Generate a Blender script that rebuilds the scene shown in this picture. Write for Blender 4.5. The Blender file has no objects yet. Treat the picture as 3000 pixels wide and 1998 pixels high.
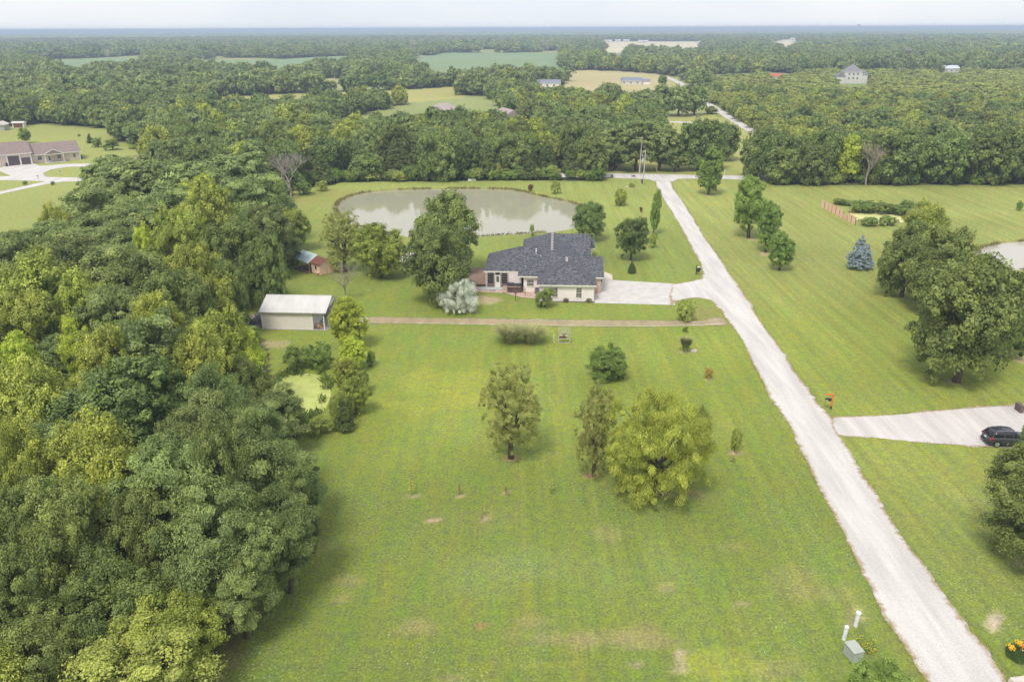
import bpy, math, random
import numpy as np
from mathutils import Vector, Matrix
from mathutils.geometry import tessellate_polygon
random.seed(7); RNG=np.random.default_rng(7)
SC=bpy.context.scene; COL=SC.collection
# ------------------------------------------------------------------ camera
F=2333.; CH=40.; HY=83.; PITCH=math.atan((999-HY)/F); ROLL=math.atan(12/3000)
fwd=np.array([0,math.cos(PITCH),-math.sin(PITCH)]); up0=np.array([0,math.sin(PITCH),math.cos(PITCH)]); rt0=np.array([1.,0,0])
RT=math.cos(ROLL)*rt0-math.sin(ROLL)*up0; UP=math.sin(ROLL)*rt0+math.cos(ROLL)*up0
cam=bpy.data.cameras.new('camera'); cam_o=bpy.data.objects.new('camera',cam); COL.objects.link(cam_o)
cam.sensor_width=36; cam.lens=F*36/3000; cam.clip_start=1; cam.clip_end=90000
m=Matrix.Identity(4)
for i in range(3): m[i][0]=RT[i]; m[i][1]=UP[i]; m[i][2]=-fwd[i]
m[2][3]=CH; cam_o.matrix_world=m; SC.camera=cam_o
def G(x,y,z=0.):                       # where the sight line of a photo point meets the level z
    d=fwd*F+RT*(x-1500)-UP*(y-999); t=(z-CH)/d[2]; return float(d[0]*t),float(d[1]*t)
def PR(X,Y,Z=0.):
    X=np.asarray(X,float);Y=np.asarray(Y,float);Z=np.asarray(Z,float)-CH
    zc=Y*fwd[1]+Z*fwd[2]; zc=np.where(zc<1,1,zc)
    return 1500+F*(X*RT[0]+Y*RT[1]+Z*RT[2])/zc, 999-F*(X*UP[0]+Y*UP[1]+Z*UP[2])/zc
# ------------------------------------------------------------------ world, sun, exposure
SUN_EL=math.radians(58); SUN_AZ=math.radians(205)     # azimuth from north (+Y) clockwise: sun behind the camera, a little left
w=bpy.data.worlds.new('World'); SC.world=w; w.use_nodes=True
nt=w.node_tree; N=nt.nodes; L=nt.links; N.clear()
out=N.new('ShaderNodeOutputWorld'); bg=N.new('ShaderNodeBackground'); bg.inputs[1].default_value=0.1
sky=N.new('ShaderNodeTexSky'); sky.sky_type='NISHITA'; sky.sun_disc=False; sky.sun_elevation=SUN_EL; sky.sun_rotation=SUN_AZ; sky.air_density=1.; sky.dust_density=2.
tc=N.new('ShaderNodeTexCoord'); mp=N.new('ShaderNodeMapping'); mp.inputs['Scale'].default_value=(1.,1.,4.)
nz=N.new('ShaderNodeTexNoise'); nz.inputs['Scale'].default_value=2.2; nz.inputs['Detail'].default_value=6; nz.inputs['Roughness'].default_value=.5
cr=N.new('ShaderNodeValToRGB'); cr.color_ramp.elements[0].position=.32; cr.color_ramp.elements[0].color=(.60,.64,.70,1); cr.color_ramp.elements[1].position=.68; cr.color_ramp.elements[1].color=(.76,.765,.765,1)
sc_=N.new('ShaderNodeVectorMath'); sc_.operation='SCALE'; sc_.inputs['Scale'].default_value=8.6
mx=N.new('ShaderNodeMix'); mx.data_type='RGBA'; mx.inputs['Factor'].default_value=.88
L.new(tc.outputs['Generated'],mp.inputs['Vector']); L.new(mp.outputs[0],nz.inputs['Vector']); L.new(nz.outputs['Fac'],cr.inputs[0]); L.new(cr.outputs[0],sc_.inputs[0])
L.new(sky.outputs[0],mx.inputs['A']); L.new(sc_.outputs[0],mx.inputs['B']); L.new(mx.outputs['Result'],bg.inputs[0]); L.new(bg.outputs[0],out.inputs[0])
sl=bpy.data.lights.new('sun','SUN'); sl.energy=1.85; sl.angle=math.radians(17); sl.color=(1,.95,.87)
so=bpy.data.objects.new('sun',sl); COL.objects.link(so)
sd=Vector((math.sin(SUN_AZ)*math.cos(SUN_EL),math.cos(SUN_AZ)*math.cos(SUN_EL),math.sin(SUN_EL)))
so.rotation_euler=sd.to_track_quat('Z','Y').to_euler(); so.location=(0,0,200)
SC.view_settings.view_transform='Standard'; SC.view_settings.look='None'; SC.view_settings.gamma=1; SC.view_settings.exposure=0.76
cy=SC.cycles; cy.max_bounces=5; cy.diffuse_bounces=3; cy.glossy_bounces=2; cy.transmission_bounces=3; cy.transparent_max_bounces=6; cy.volume_bounces=0
cy.use_denoising=True; cy.use_adaptive_sampling=True; cy.adaptive_threshold=.015
# ------------------------------------------------------------------ mesh helpers
class MB:
    def __init__(s): s.v=[]; s.f=[]
    def add(s,vs,fs):
        b=len(s.v); s.v+= [tuple(map(float,p)) for p in vs]; s.f+=[tuple(b+i for i in f) for f in fs]; return s
    def box(s,x0,x1,y0,y1,z0,z1):
        return s.add([(x0,y0,z0),(x1,y0,z0),(x1,y1,z0),(x0,y1,z0),(x0,y0,z1),(x1,y0,z1),(x1,y1,z1),(x0,y1,z1)],
            [(0,3,2,1),(4,5,6,7),(0,1,5,4),(1,2,6,5),(2,3,7,6),(3,0,4,7)])
    def tube(s,pts,rad,n=8,cap=True):
        pts=[Vector(p) for p in pts]
        if not hasattr(rad,'__len__'): rad=[rad]*len(pts)
        b=len(s.v)
        for i,p in enumerate(pts):
            d=(pts[min(i+1,len(pts)-1)]-pts[max(i-1,0)])
            d=d.normalized() if d.length>1e-9 else Vector((0,0,1))
            a=d.orthogonal().normalized() if abs(d.z)<.999 else Vector((1,0,0)); c=d.cross(a).normalized()
            for k in range(n):
                t=2*math.pi*k/n; s.v.append(tuple(p+(a*math.cos(t)+c*math.sin(t))*rad[i]))
        for i in range(len(pts)-1):
            for k in range(n):
                k2=(k+1)%n; s.f.append((b+i*n+k,b+i*n+k2,b+(i+1)*n+k2,b+(i+1)*n+k))
        if cap: s.f.append(tuple(b+k for k in range(n))[::-1]); s.f.append(tuple(b+(len(pts)-1)*n+k for k in range(n)))
        return s
    def prism(s,prof,axis,a,b):     # extrude a profile [(p,q)] along axis from a to b
        n=len(prof)
        mk={'x':lambda t,p,q:(t,p,q),'y':lambda t,p,q:(p,t,q),'z':lambda t,p,q:(p,q,t)}[axis]
        vs=[mk(a,p,q) for p,q in prof]+[mk(b,p,q) for p,q in prof]
        return s.add(vs,[tuple(range(n))[::-1],tuple(range(n,2*n))]+[(i,(i+1)%n,n+(i+1)%n,n+i) for i in range(n)])
    def build(s,name,mat,parent=None,smooth=False,recalc=True):
        me=bpy.data.meshes.new(name); me.from_pydata(s.v,[],s.f); me.materials.append(mat)
        if recalc:
            import bmesh
            bm=bmesh.new(); bm.from_mesh(me); bmesh.ops.recalc_face_normals(bm,faces=bm.faces); bm.to_mesh(me); bm.free()
        if smooth: me.shade_smooth()
        o=bpy.data.objects.new(name,me); COL.objects.link(o)
        if parent: o.parent=parent
        return o
def npmesh(name,V,Fq,mat,attrs=None,cols=None,smooth=False):
    me=bpy.data.meshes.new(name); nf=len(Fq); k=Fq.shape[1]
    me.vertices.add(len(V)); me.vertices.foreach_set('co',V.astype(np.float32).ravel())
    me.loops.add(nf*k); me.loops.foreach_set('vertex_index',Fq.astype(np.int32).ravel())
    me.polygons.add(nf); me.polygons.foreach_set('loop_start',np.arange(0,nf*k,k,dtype=np.int32)); me.polygons.foreach_set('loop_total',np.full(nf,k,dtype=np.int32))
    if smooth: me.polygons.foreach_set('use_smooth',np.ones(nf,dtype=bool))
    me.update(calc_edges=True)
    for nm,dom,arr in (attrs or []):
        a=me.attributes.new(nm,'FLOAT',dom); a.data.foreach_set('value',arr.astype(np.float32))
    for nm,arr in (cols or []):
        a=me.color_attributes.new(nm,'FLOAT_COLOR','POINT'); a.data.foreach_set('color',np.c_[arr,np.ones(len(arr))].astype(np.float32).ravel())
    me.materials.append(mat); return me
def link(name,me,parent=None,loc=None):
    o=bpy.data.objects.new(name,me); COL.objects.link(o)
    if parent: o.parent=parent
    if loc is not None: o.location=loc
    return o
def tag(o,label=None,cat=None,group=None,kind=None):
    if label: o['label']=label
    if cat: o['category']=cat
    if group: o['group']=group
    if kind: o['kind']=kind
    return o
def thing(name,label,cat,loc=(0,0,0),rz=0,group=None,scale=None):
    o=bpy.data.objects.new(name,None); COL.objects.link(o); o.location=loc; o.rotation_euler=(0,0,rz); o.empty_display_size=.3
    if scale is not None: o.scale=scale
    return tag(o,label,cat,group)
# ------------------------------------------------------------------ materials
MATS={}
def base_mat(name):
    m=bpy.data.materials.new(name); m.use_nodes=True; t=m.node_tree; b=t.nodes['Principled BSDF']; return m,t,b
def nd(t,typ,**kw):
    n=t.nodes.new(typ)
    for k,v in kw.items():
        if k.startswith('_'): setattr(n,k[1:],v)
        else: n.inputs[k.replace('__',' ')].default_value=v
    return n
def mat(name,c,rough=.7,c2=None,scale=3.,metal=0.,bump=0.,detail=4.,stretch=None,spec=.3,contrast=(.35,.65)):
    if name in MATS: return MATS[name]
    m,t,b=base_mat(name); b.inputs['Roughness'].default_value=rough; b.inputs['Metallic'].default_value=metal; b.inputs['Specular IOR Level'].default_value=spec
    c2=c2 or tuple(x*.82 for x in c)
    tcn=nd(t,'ShaderNodeTexCoord'); mpn=nd(t,'ShaderNodeMapping')
    if stretch: mpn.inputs['Scale'].default_value=stretch
    n=nd(t,'ShaderNodeTexNoise',Scale=scale,Detail=detail); r=nd(t,'ShaderNodeValToRGB')
    r.color_ramp.elements[0].position=contrast[0]; r.color_ramp.elements[1].position=contrast[1]
    r.color_ramp.elements[0].color=(*c2,1); r.color_ramp.elements[1].color=(*c,1)
    t.links.new(tcn.outputs['Object'],mpn.inputs[0]); t.links.new(mpn.outputs[0],n.inputs['Vector']); t.links.new(n.outputs['Fac'],r.inputs[0]); t.links.new(r.outputs[0],b.inputs['Base Color'])
    if bump:
        bn=nd(t,'ShaderNodeBump',Strength=bump,Distance=.05); t.links.new(n.outputs['Fac'],bn.inputs['Height']); t.links.new(bn.outputs[0],b.inputs['Normal'])
    MATS[name]=m; return m
def leaf_mat(name,ca,cb,trans=.34,huevar=.17):
    m,t,b=base_mat(name)
    at=nd(t,'ShaderNodeAttribute',_attribute_name='v'); oi=nd(t,'ShaderNodeObjectInfo')
    r=nd(t,'ShaderNodeMix',_data_type='RGBA'); r.inputs['A'].default_value=(*ca,1); r.inputs['B'].default_value=(*cb,1)
    t.links.new(at.outputs['Fac'],r.inputs['Factor'])
    hs=nd(t,'ShaderNodeHueSaturation'); mr=nd(t,'ShaderNodeMapRange'); mr.inputs['To Min'].default_value=1-huevar; mr.inputs['To Max'].default_value=1+huevar
    t.links.new(oi.outputs['Random'],mr.inputs['Value']); t.links.new(mr.outputs[0],hs.inputs['Value'])
    m2=nd(t,'ShaderNodeMath',_operation='MULTIPLY'); m2.inputs[1].default_value=7.31; fr=nd(t,'ShaderNodeMath',_operation='FRACT'); mr2=nd(t,'ShaderNodeMapRange'); mr2.inputs['To Min'].default_value=.486; mr2.inputs['To Max'].default_value=.502
    t.links.new(oi.outputs['Random'],m2.inputs[0]); t.links.new(m2.outputs[0],fr.inputs[0]); t.links.new(fr.outputs[0],mr2.inputs['Value']); t.links.new(mr2.outputs[0],hs.inputs['Hue'])
    t.links.new(r.outputs['Result'],hs.inputs['Color'])
    b.inputs['Roughness'].default_value=.55; b.inputs['Specular IOR Level'].default_value=.25
    t.links.new(hs.outputs[0],b.inputs['Base Color'])
    tr=nd(t,'ShaderNodeBsdfTranslucent'); t.links.new(hs.outputs[0],tr.inputs[0])
    ms=nd(t,'ShaderNodeMixShader'); ms.inputs[0].default_value=trans
    o=t.nodes['Material Output']; t.links.new(b.outputs[0],ms.inputs[1]); t.links.new(tr.outputs[0],ms.inputs[2]); t.links.new(ms.outputs[0],o.inputs[0])
    MATS[name]=m; return m
BARK=mat('bark',(.16,.12,.09),.9,(.07,.055,.045),4,stretch=(3,3,.6))
DEADWOOD=mat('dead_wood',(.42,.36,.29),.9,(.22,.18,.15),5,stretch=(3,3,.6))
WHITE=mat('white_trim',(.85,.83,.80),.5); 
# species: leaf colours, crown kind
SPEC={
 'LOC':dict(name='locust_tree',cat='tree',words='feathery grey-green tree',ca=(.052,.078,.024),cb=(.150,.185,.058),kind='layer',cb_=.15,aspect=.78),
 'MAP':dict(name='maple_tree',cat='tree',words='dense dark green tree',ca=(.040,.062,.016),cb=(.130,.160,.042),kind='round',cb_=.05,aspect=.88),
 'OAK':dict(name='oak_tree',cat='tree',words='broad olive green tree',ca=(.040,.066,.018),cb=(.110,.148,.040),kind='round',cb_=.12,aspect=.8),
 'HIC':dict(name='hickory_tree',cat='tree',words='yellowish green tree',ca=(.074,.100,.018),cb=(.205,.232,.042),kind='round',cb_=.05,aspect=.88),
 'LIM':dict(name='elm_tree',cat='tree',words='bright lime green tree',ca=(.120,.175,.018),cb=(.265,.340,.040),kind='oval',cb_=.12,aspect=1.15),
 'CED':dict(name='cedar_tree',cat='tree',words='dark olive conical cedar',ca=(.036,.054,.016),cb=(.088,.108,.030),kind='cone',cb_=.03,aspect=1.9),
 'WIL':dict(name='willow_tree',cat='tree',words='drooping yellow-olive willow',ca=(.105,.135,.022),cb=(.235,.262,.048),kind='droop',cb_=.05,aspect=1.0),
 'TAM':dict(name='willow_tree',cat='tree',words='olive willow',ca=(.080,.092,.022),cb=(.185,.190,.055),kind='round',cb_=.06,aspect=1.3),
 'OVL':dict(name='pear_tree',cat='tree',words='upright oval green tree',ca=(.050,.090,.018),cb=(.140,.195,.040),kind='oval',cb_=.11,aspect=1.2),
 'SPR':dict(name='spruce_tree',cat='tree',words='blue-grey conical spruce',ca=(.17,.22,.235),cb=(.58,.68,.72),kind='cone',cb_=.02,aspect=1.3),
 'SLV':dict(name='silver_tree',cat='tree',words='silver-leaved tree',ca=(.50,.55,.43),cb=(.78,.82,.72),kind='droop',cb_=.0,aspect=.8),
 'SHR':dict(name='shrub',cat='shrub',words='round green shrub',ca=(.050,.085,.018),cb=(.135,.180,.040),kind='shrub',cb_=0.,aspect=.8),
 'SHL':dict(name='shrub',cat='shrub',words='light green shrub',ca=(.090,.120,.025),cb=(.205,.235,.055),kind='shrub',cb_=0.,aspect=.8),
 'RED':dict(name='shrub',cat='shrub',words='red-leaved shrub',ca=(.14,.07,.05),cb=(.30,.17,.10),kind='shrub',cb_=0.,aspect=.9),
 'ORG':dict(name='shrub',cat='shrub',words='orange-yellow shrub',ca=(.36,.30,.07),cb=(.62,.48,.12),kind='shrub',cb_=0.,aspect=.9),
 'SCR':dict(name='scrub_tree',cat='tree',words='low olive scrub tree',ca=(.082,.104,.022),cb=(.185,.210,.045),kind='round',cb_=.1,aspect=.95),
}
for k,s in SPEC.items():
    g=(1.,1.) if k in('SLV','SPR','RED','ORG') else (1.95,2.75)
    s['mat']=leaf_mat('leaves_'+k.lower(),tuple(min(.8,x*g[0]) for x in s['ca']),tuple(min(.85,x*g[1]) for x in s['cb']))
def unit(v): return v/np.maximum(np.linalg.norm(v,axis=-1,keepdims=True),1e-9)
def lobes_for(kind,H,R,cb,rng):
    zc0=cb*H; zh=H-zc0; lb=[]
    if kind in('cone',):
        n=9
        for i in range(n):
            f=i/(n-1); z=zc0+zh*(.06+.86*f); r=R*(1-f)**.8*.92+.1*R
            m=max(1,int(6*(1-f))+1)
            for j in range(m):
                a=rng.random()*6.28+j*6.28/m; q=r*.5 if m>1 else 0
                lb.append((math.cos(a)*q,math.sin(a)*q,z+rng.normal()*.02*zh,r*.55+.05*R,r*.55+.05*R,zh*.09))
        return lb
    if kind=='shrub':
        for j in range(9):
            a=rng.random()*6.28; q=R*.62*rng.random()**.5; z=H*(.28+.42*rng.random()); rr=R*(.28+.22*rng.random())
            lb.append((math.cos(a)*q,math.sin(a)*q,z,rr,rr,min(H*.36,H-z)))
        return lb
    c=np.array([0,0,zc0+zh*.5]); n={'layer':20,'round':20,'oval':17,'droop':26,'columnar':9}[kind]
    d=unit(rng.normal(size=(n*6,3))); d=d[d[:,2]>-.85]
    pick=[d[0]]
    for q in d[1:]:
        if len(pick)>=n: break
        if min(np.linalg.norm(q-p) for p in pick)>(.36 if kind=='droop' else .44): pick.append(q)
    for q in pick:
        wr=.27+.2*rng.random(); k=.60+.26*rng.random()
        x,y,z=q[0]*R*k,q[1]*R*k,c[2]+q[2]*zh*.5*k
        if kind=='oval': 
            sh=1-.35*max(0,q[2]); x*=sh; y*=sh
        if kind=='layer': lb.append((x,y,z,R*wr*1.1,R*wr*1.1,zh*.20))
        elif kind=='droop': lb.append((x,y,z,R*wr*.66,R*wr*.66,zh*.15))
        else: lb.append((x,y,z,R*wr,R*wr,zh*.5*wr*1.15))
    lb.append((0,0,c[2],R*.55,R*.55,zh*.28))
    if kind!='columnar':
        for j in range(5): a=j*1.257+rng.random(); q_=R*(.42+.2*rng.random()); lb.append((math.cos(a)*q_,math.sin(a)*q_,zc0+zh*(.14+.1*rng.random()),R*.34,R*.34,zh*.13))
    return lb
def crown_mesh(name,sp,H,R,leaf,cover=2.0,lai=1.5,seed=0,cr=None):
    s=SPEC[sp]; rng=np.random.default_rng(seed); kind=s['kind']; lb=np.array(lobes_for(kind,H,R,s['cb_'],rng))
    cr=cr or max(.12*R,leaf*1.3); area=4*math.pi*((lb[:,3]*lb[:,4])**.8+2*(lb[:,3]*lb[:,5])**.8)/3*1.0
    tot=min(area.sum()*.55,4*math.pi*((R*R)**1.6+2*(R*(H*(1-s['cb_']))/2)**1.6)**(1/1.6)/3**(1/1.6)*1.5)
    n=int(cover*tot/(math.pi*cr*cr))+6
    idx=rng.choice(len(lb),size=n*3,p=area/area.sum()); d=unit(rng.normal(size=(n*3,3))); d[:,2]=np.where((d[:,2]<-.2)&(rng.random(n*3)<.6),-d[:,2],d[:,2])
    rr=(.66+.44*rng.random(n*3))[:,None]; P=lb[idx,:3]+d*lb[idx,3:6]*rr
    # drop clumps buried inside other lobes
    q=(P[:,None,:]-lb[None,:,:3])/lb[None,:,3:6]; dist=np.sqrt((q**2).sum(-1)); dist[np.arange(len(P)),idx]=9
    keep=(dist.min(1)>.68)|(rng.random(len(P))<.15); P=P[keep][:n]; d=d[keep][:n]; n=len(P)
    hr=np.percentile(np.hypot(P[:,0],P[:,1]),96)+cr*.7; P[:,:2]*=R/hr
    zt=P[:,2].max()+cr*.5; zb=P[:,2].min()-cr*.3; tb=s['cb_']*H; P[:,2]=tb+(P[:,2]-zb)*(H-tb)/(zt-zb)
    nn=unit(d*np.array([1,1,1])/1.0+np.array([0,0,.35]))
    La=leaf; Wa=leaf*.62
    if kind=='droop': La=leaf*1.25; Wa=leaf*.24
    if sp in('LOC',): La=leaf*1.25; Wa=leaf*.5
    k=max(3,int(lai*math.pi*cr*cr/(.5*La*Wa)))
    crs=cr*(.5+.95*rng.random(n)**1.3)
    o=unit(rng.normal(size=(n,k,3)))*(rng.random((n,k,1))**.55); o=o*crs[:,None,None]; ax_=unit(rng.normal(size=(n,1,3))); o=o+ax_*((o*ax_).sum(-1,keepdims=True))*(rng.random((n,1,1))*1.3-.55)
    fl={'layer':.5,'cone':.45,'droop':1.0}.get(kind,.8); o[:,:,2]*=fl
    pos=P[:,None,:]+o+nn[:,None,:]*.25*cr
    ln=unit(unit(o+1e-6)*.55+nn[:,None,:]*.6+rng.normal(size=(n,k,3))*.38+np.array([0,0,.3]))
    t=rng.normal(size=(n,k,3))
    if kind=='droop': t=rng.normal(size=(n,k,3))*.35+np.array([0,0,-1.])+nn[:,None,:]*.3
    t=unit(t-ln*(t*ln).sum(-1,keepdims=True)) if kind!='droop' else unit(t)
    b=unit(np.cross(ln,t)); sz=(.5+1.0*rng.random((n,k,1))**1.5)
    A=pos-t*La*.5*sz; B=pos+b*Wa*.5*sz; C=pos+t*La*.5*sz; D=pos-b*Wa*.5*sz
    V=np.stack([A,B,C,D],2).reshape(-1,3); V[:,2]=np.maximum(V[:,2],.03)
    Fq=np.arange(len(V)).reshape(-1,4)
    v=np.clip((rng.random((n,1))*.62+rng.random((n,k))*.45-.02),0,1).ravel()
    return npmesh(name,V,Fq,s['mat'],attrs=[('v','FACE',v)])
def trunk_mesh(name,sp,H,R,seed=0,material=None):
    s=SPEC[sp]; rng=np.random.default_rng(seed); lb=lobes_for(s['kind'],H,R,s['cb_'],rng); mb=MB()
    r0=max(.04,.028*H+.012*R); top=.78 if s['kind'] in('cone','oval','columnar') else .55
    wob=[(rng.normal()*.012*H*i,rng.normal()*.012*H*i,H*top*i/4) for i in range(5)]; wob[0]=(0,0,-.15)
    mb.tube(wob,[r0*1.25,r0,r0*.8,r0*.6,r0*.3],8)
    if s['kind']!='cone':
        for l in lb[:8]:
            f=.3+.4*rng.random(); i=int(f*4); p=Vector(wob[i]).lerp(Vector(wob[i+1]),f*4-i); e=Vector(l[:3]); mid=p.lerp(e,.5)+Vector((0,0,.05*H))
            if e.z>p.z: mb.tube([p,mid,e],[r0*.42,r0*.28,r0*.1],5)
    o=bpy.data.meshes.new(name); o.from_pydata(mb.v,[],mb.f); o.materials.append(material or BARK); o.shade_smooth(); return o
# ------------------------------------------------------------------ layout polygons (photo points dropped onto the ground)
def GP(pts): 
    return np.array([G(p[0],p[1],p[2] if len(p)>2 else 0.) for p in pts])
def inside(poly,X,Y):
    X=np.asarray(X);Y=np.asarray(Y); r=np.zeros(X.shape,bool); n=len(poly); j=n-1
    for i in range(n):
        xi,yi=poly[i]; xj,yj=poly[j]
        c=((yi>Y)!=(yj>Y))&(X<(xj-xi)*(Y-yi)/((yj-yi) if yj!=yi else 1e-9)+xi); r^=c; j=i
    return r
def edge_dist(poly,X,Y):
    d=np.full(X.shape,1e9); n=len(poly)
    for i in range(n):
        a=poly[i]; b=poly[(i+1)%n]; ab=b-a; l2=(ab**2).sum()+1e-9
        t=np.clip(((X-a[0])*ab[0]+(Y-a[1])*ab[1])/l2,0,1); d=np.minimum(d,np.hypot(X-a[0]-t*ab[0],Y-a[1]-t*ab[1]))
    return d
POND=GP([(990,625),(982,605),(990,588),(1020,573),(1060,562),(1120,555),(1200,551),(1300,549),(1400,549),(1490,551),(1530,557),(1570,568),(1620,578),(1670,588),(1698,598),(1702,612),(1695,640),(1680,665),(1620,676),(1560,681),(1480,685),(1400,690),(1330,692),(1200,690),(1100,675),(1030,652)])
DUCK=GP([(822,1095),(850,1087),(900,1087),(940,1093),(958,1110),(962,1150),(945,1190),(915,1215),(870,1222),(838,1210),(815,1170),(805,1130)])
RPOND=GP([(2845,742),(2862,728),(2900,715),(2950,706),(3030,700),(3200,705),(3300,760),(3100,790),(2960,785),(2880,765)])
FPOND=GP([(2492,620),(2560,618),(2630,622),(2655,630),(2648,646),(2600,655),(2540,652),(2510,640)])
OPEN=[ # meadows and fields between the woods; third value: height of the tree tops that hide the near edge
 ([(-300,380),(0,373),(127,363),(338,380),(350,415),(440,430),(446,470,8),(420,482,9),(270,505,9),(250,535,9),(180,605,9),(170,662,9),(60,694,9),(0,704,9),(-300,720,9)],(.29,.31,.085)),
 ([(605,287),(750,281),(1027,268),(1260,260),(1360,252),(1360,267,4),(1260,271,5),(1150,277,5),(1010,290,6),(760,308,6),(610,295,6)],(.36,.34,.11)),
 ([(86,176),(316,170),(424,169),(420,180,9),(255,194,9),(207,197,9)],(.20,.27,.135)),
 ([(625,176),(750,178),(935,167),(1037,164),(1037,171,9),(938,177,9),(860,191,9),(815,199,9),(700,188,9),(625,184,9)],(.20,.27,.135)),
 ([(880,234),(980,230),(1035,232),(1035,246,2),(925,257,2),(882,247,2)],(.33,.32,.13)),
 ([(1209,173),(1308,155),(1500,155),(1645,157),(1645,185,9),(1500,192,9),(1430,208,9),(1280,208,9),(1210,182,9)],(.20,.27,.135)),
 ([(1755,152),(1830,150),(1830,168,9),(1770,162,9)],(.20,.27,.135)),
 ([(1665,206),(1790,208),(1850,212),(1930,218),(1975,227),(2017,247),(1960,262,3),(1880,252,9),(1780,250,9),(1690,270,9),(1640,250,9)],(.42,.36,.18)),
 ([(1760,122),(1892,122),(2052,123),(2065,132),(2040,141,9),(1950,139,9),(1880,139,9),(1765,136,9)],(.60,.52,.35)),
 ([(2255,126),(2291,117),(2335,116),(2350,134),(2304,147,8),(2262,133,8)],(.60,.52,.35)),
 ([(1925,338),(2075,335),(2140,345),(2222,388),(2290,430),(2380,495),(2420,527),(1770,527),(1766,497),(1925,440)],(.33,.335,.10)),
 ([(2040,300),(2075,296),(2150,340),(2100,345)],(.22,.26,.06)),
 ([(1450,204),(1600,204),(1640,234),(1640,237),(1600,232),(1450,236)],(.27,.30,.09)),
 ([(1555,250),(1650,250),(1650,253,7),(1555,253,7)],(.27,.30,.09)), ([(1480,352),(1550,352),(1545,336,8),(1485,336,8)],(.2,.24,.07)),
 ([(2440,236),(2560,236),(2560,236,7),(2440,236,7)],(.2,.24,.07)), ([(2750,206),(2830,206),(2830,204,7),(2750,204,7)],(.2,.24,.07)), ([(2255,232),(2290,232),(2290,231,7),(2255,231,7)],(.2,.24,.07)),
 ([(1945,224),(1990,229),(2048,264),(2050,290,8),(1985,262,8),(1945,245,8)],(.36,.33,.13)),
]
OPENP=[(GP([(q[0],q[1],(q[2]+1.2 if len(q)>2 and q[2]>=7 else (q[2] if len(q)>2 else 0))) for q in p]) if i else GP(p),c) for i,(p,c) in enumerate(OPEN)]
NEAR=GP([(855,562),(1000,535),(1500,529),(1766,531),(1766,498),(2222,498),(2260,543),(3800,539),(4600,2800),(560,2800),(600,1998),(640,1850),(860,1660),(930,1560),(880,1400),(842,1230),(800,1130),(780,1010),(650,975),(690,905),(870,760),(870,640)])
LEFTW=GP([(-500,690,8),(60,700,8),(150,680,8),(178,612,8),(262,507,8),(440,482,8),(640,482,8),(800,525,8),(848,580,8),(856,700,8),(845,790,8),(700,900,8),(640,965,8),(640,1000,8),(740,1015,8),(800,1070,8),(800,1130,8),(790,1200,8),(850,1330,8),(880,1420,8),(900,1560,8),(830,1640,8),(690,1720,8),(540,1800,8),(500,2150,8),(-900,2300,8)])
def vnoise(X,Y,scale,seed=0):            # smooth value noise
    X=X/scale+seed*17.3; Y=Y/scale-seed*9.1; xi=np.floor(X).astype(np.int64); yi=np.floor(Y).astype(np.int64); fx=X-xi; fy=Y-yi
    fx=fx*fx*(3-2*fx); fy=fy*fy*(3-2*fy)
    def h(a,b): 
        v=(a*374761393+b*668265263+seed*982451653)&0x7fffffff; v=((v^(v>>13))*1274126177)&0x7fffffff; return ((v^(v>>16))&0xffff)/65535.
    return (h(xi,yi)*(1-fx)+h(xi+1,yi)*fx)*(1-fy)+(h(xi,yi+1)*(1-fx)+h(xi+1,yi+1)*fx)*fy
# ------------------------------------------------------------------ ground: one sheet to the horizon
def axis(lo,hi,st,far,g):
    a=list(np.arange(lo,hi+st,st)); s=st; x=a[-1]
    while x<far: s=min(s*g,1500); x+=s; a.append(x)
    return a
xs=axis(0,96,.6,26000,1.055); xs=np.array([-v for v in xs[:0:-1]]+xs)
ys=np.array(list(np.arange(12,36,2))+list(np.arange(36,120,.55))+[v for v in axis(120,240,.8,34000,1.03)])
XX,YY=np.meshgrid(xs,ys); gx=XX.ravel(); gy=YY.ravel(); gz=np.zeros_like(gx)
def dig(poly,depth,bank):
    m_=np.hypot(gx-poly[:,0].mean(),gy-poly[:,1].mean())<80
    X=gx[m_];Y=gy[m_]; ins=inside(poly,X,Y); d=edge_dist(poly,X,Y); s=np.where(ins,d,-d)
    t=np.clip((s+bank)/(2*bank),0,1); gz[m_]-=depth*t*t*(3-2*t)
    return m_,s
bank=np.zeros_like(gx)
for poly,dep,bk in ((POND,1.5,1.3),(DUCK,1.2,1.2),(RPOND,1.5,1.5),(FPOND,1.,1.2)):
    m_,s=dig(poly,dep,bk); bank[m_]=np.maximum(bank[m_],np.clip(1-np.abs(s-.1)/1.1,0,1) if poly is not DUCK else 0)
px,py=PR(gx,gy)
lawn=np.array([.176,.220,.044]); tint=np.tile(lawn,(len(gx),1)); mow=np.zeros_like(gx); rough=np.zeros_like(gx)
def blend(mask,c):
    global tint
    tint=tint*(1-mask[:,None])+np.array(c)*mask[:,None]
n40=vnoise(gx,gy,38,1); n12=vnoise(gx,gy,12,2); n4=vnoise(gx,gy,4,3); n2=vnoise(gx,gy,1.7,4)
nearm=inside(NEAR,gx,gy)
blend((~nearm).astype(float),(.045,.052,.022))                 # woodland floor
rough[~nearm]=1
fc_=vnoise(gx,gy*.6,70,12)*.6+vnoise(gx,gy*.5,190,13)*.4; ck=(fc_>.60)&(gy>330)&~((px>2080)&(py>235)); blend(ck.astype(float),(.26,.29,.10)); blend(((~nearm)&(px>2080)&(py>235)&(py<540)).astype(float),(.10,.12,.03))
for p,c in OPENP:
    k=inside(p,gx,gy); blend(k.astype(float),c); rough[k]=.35
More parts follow.
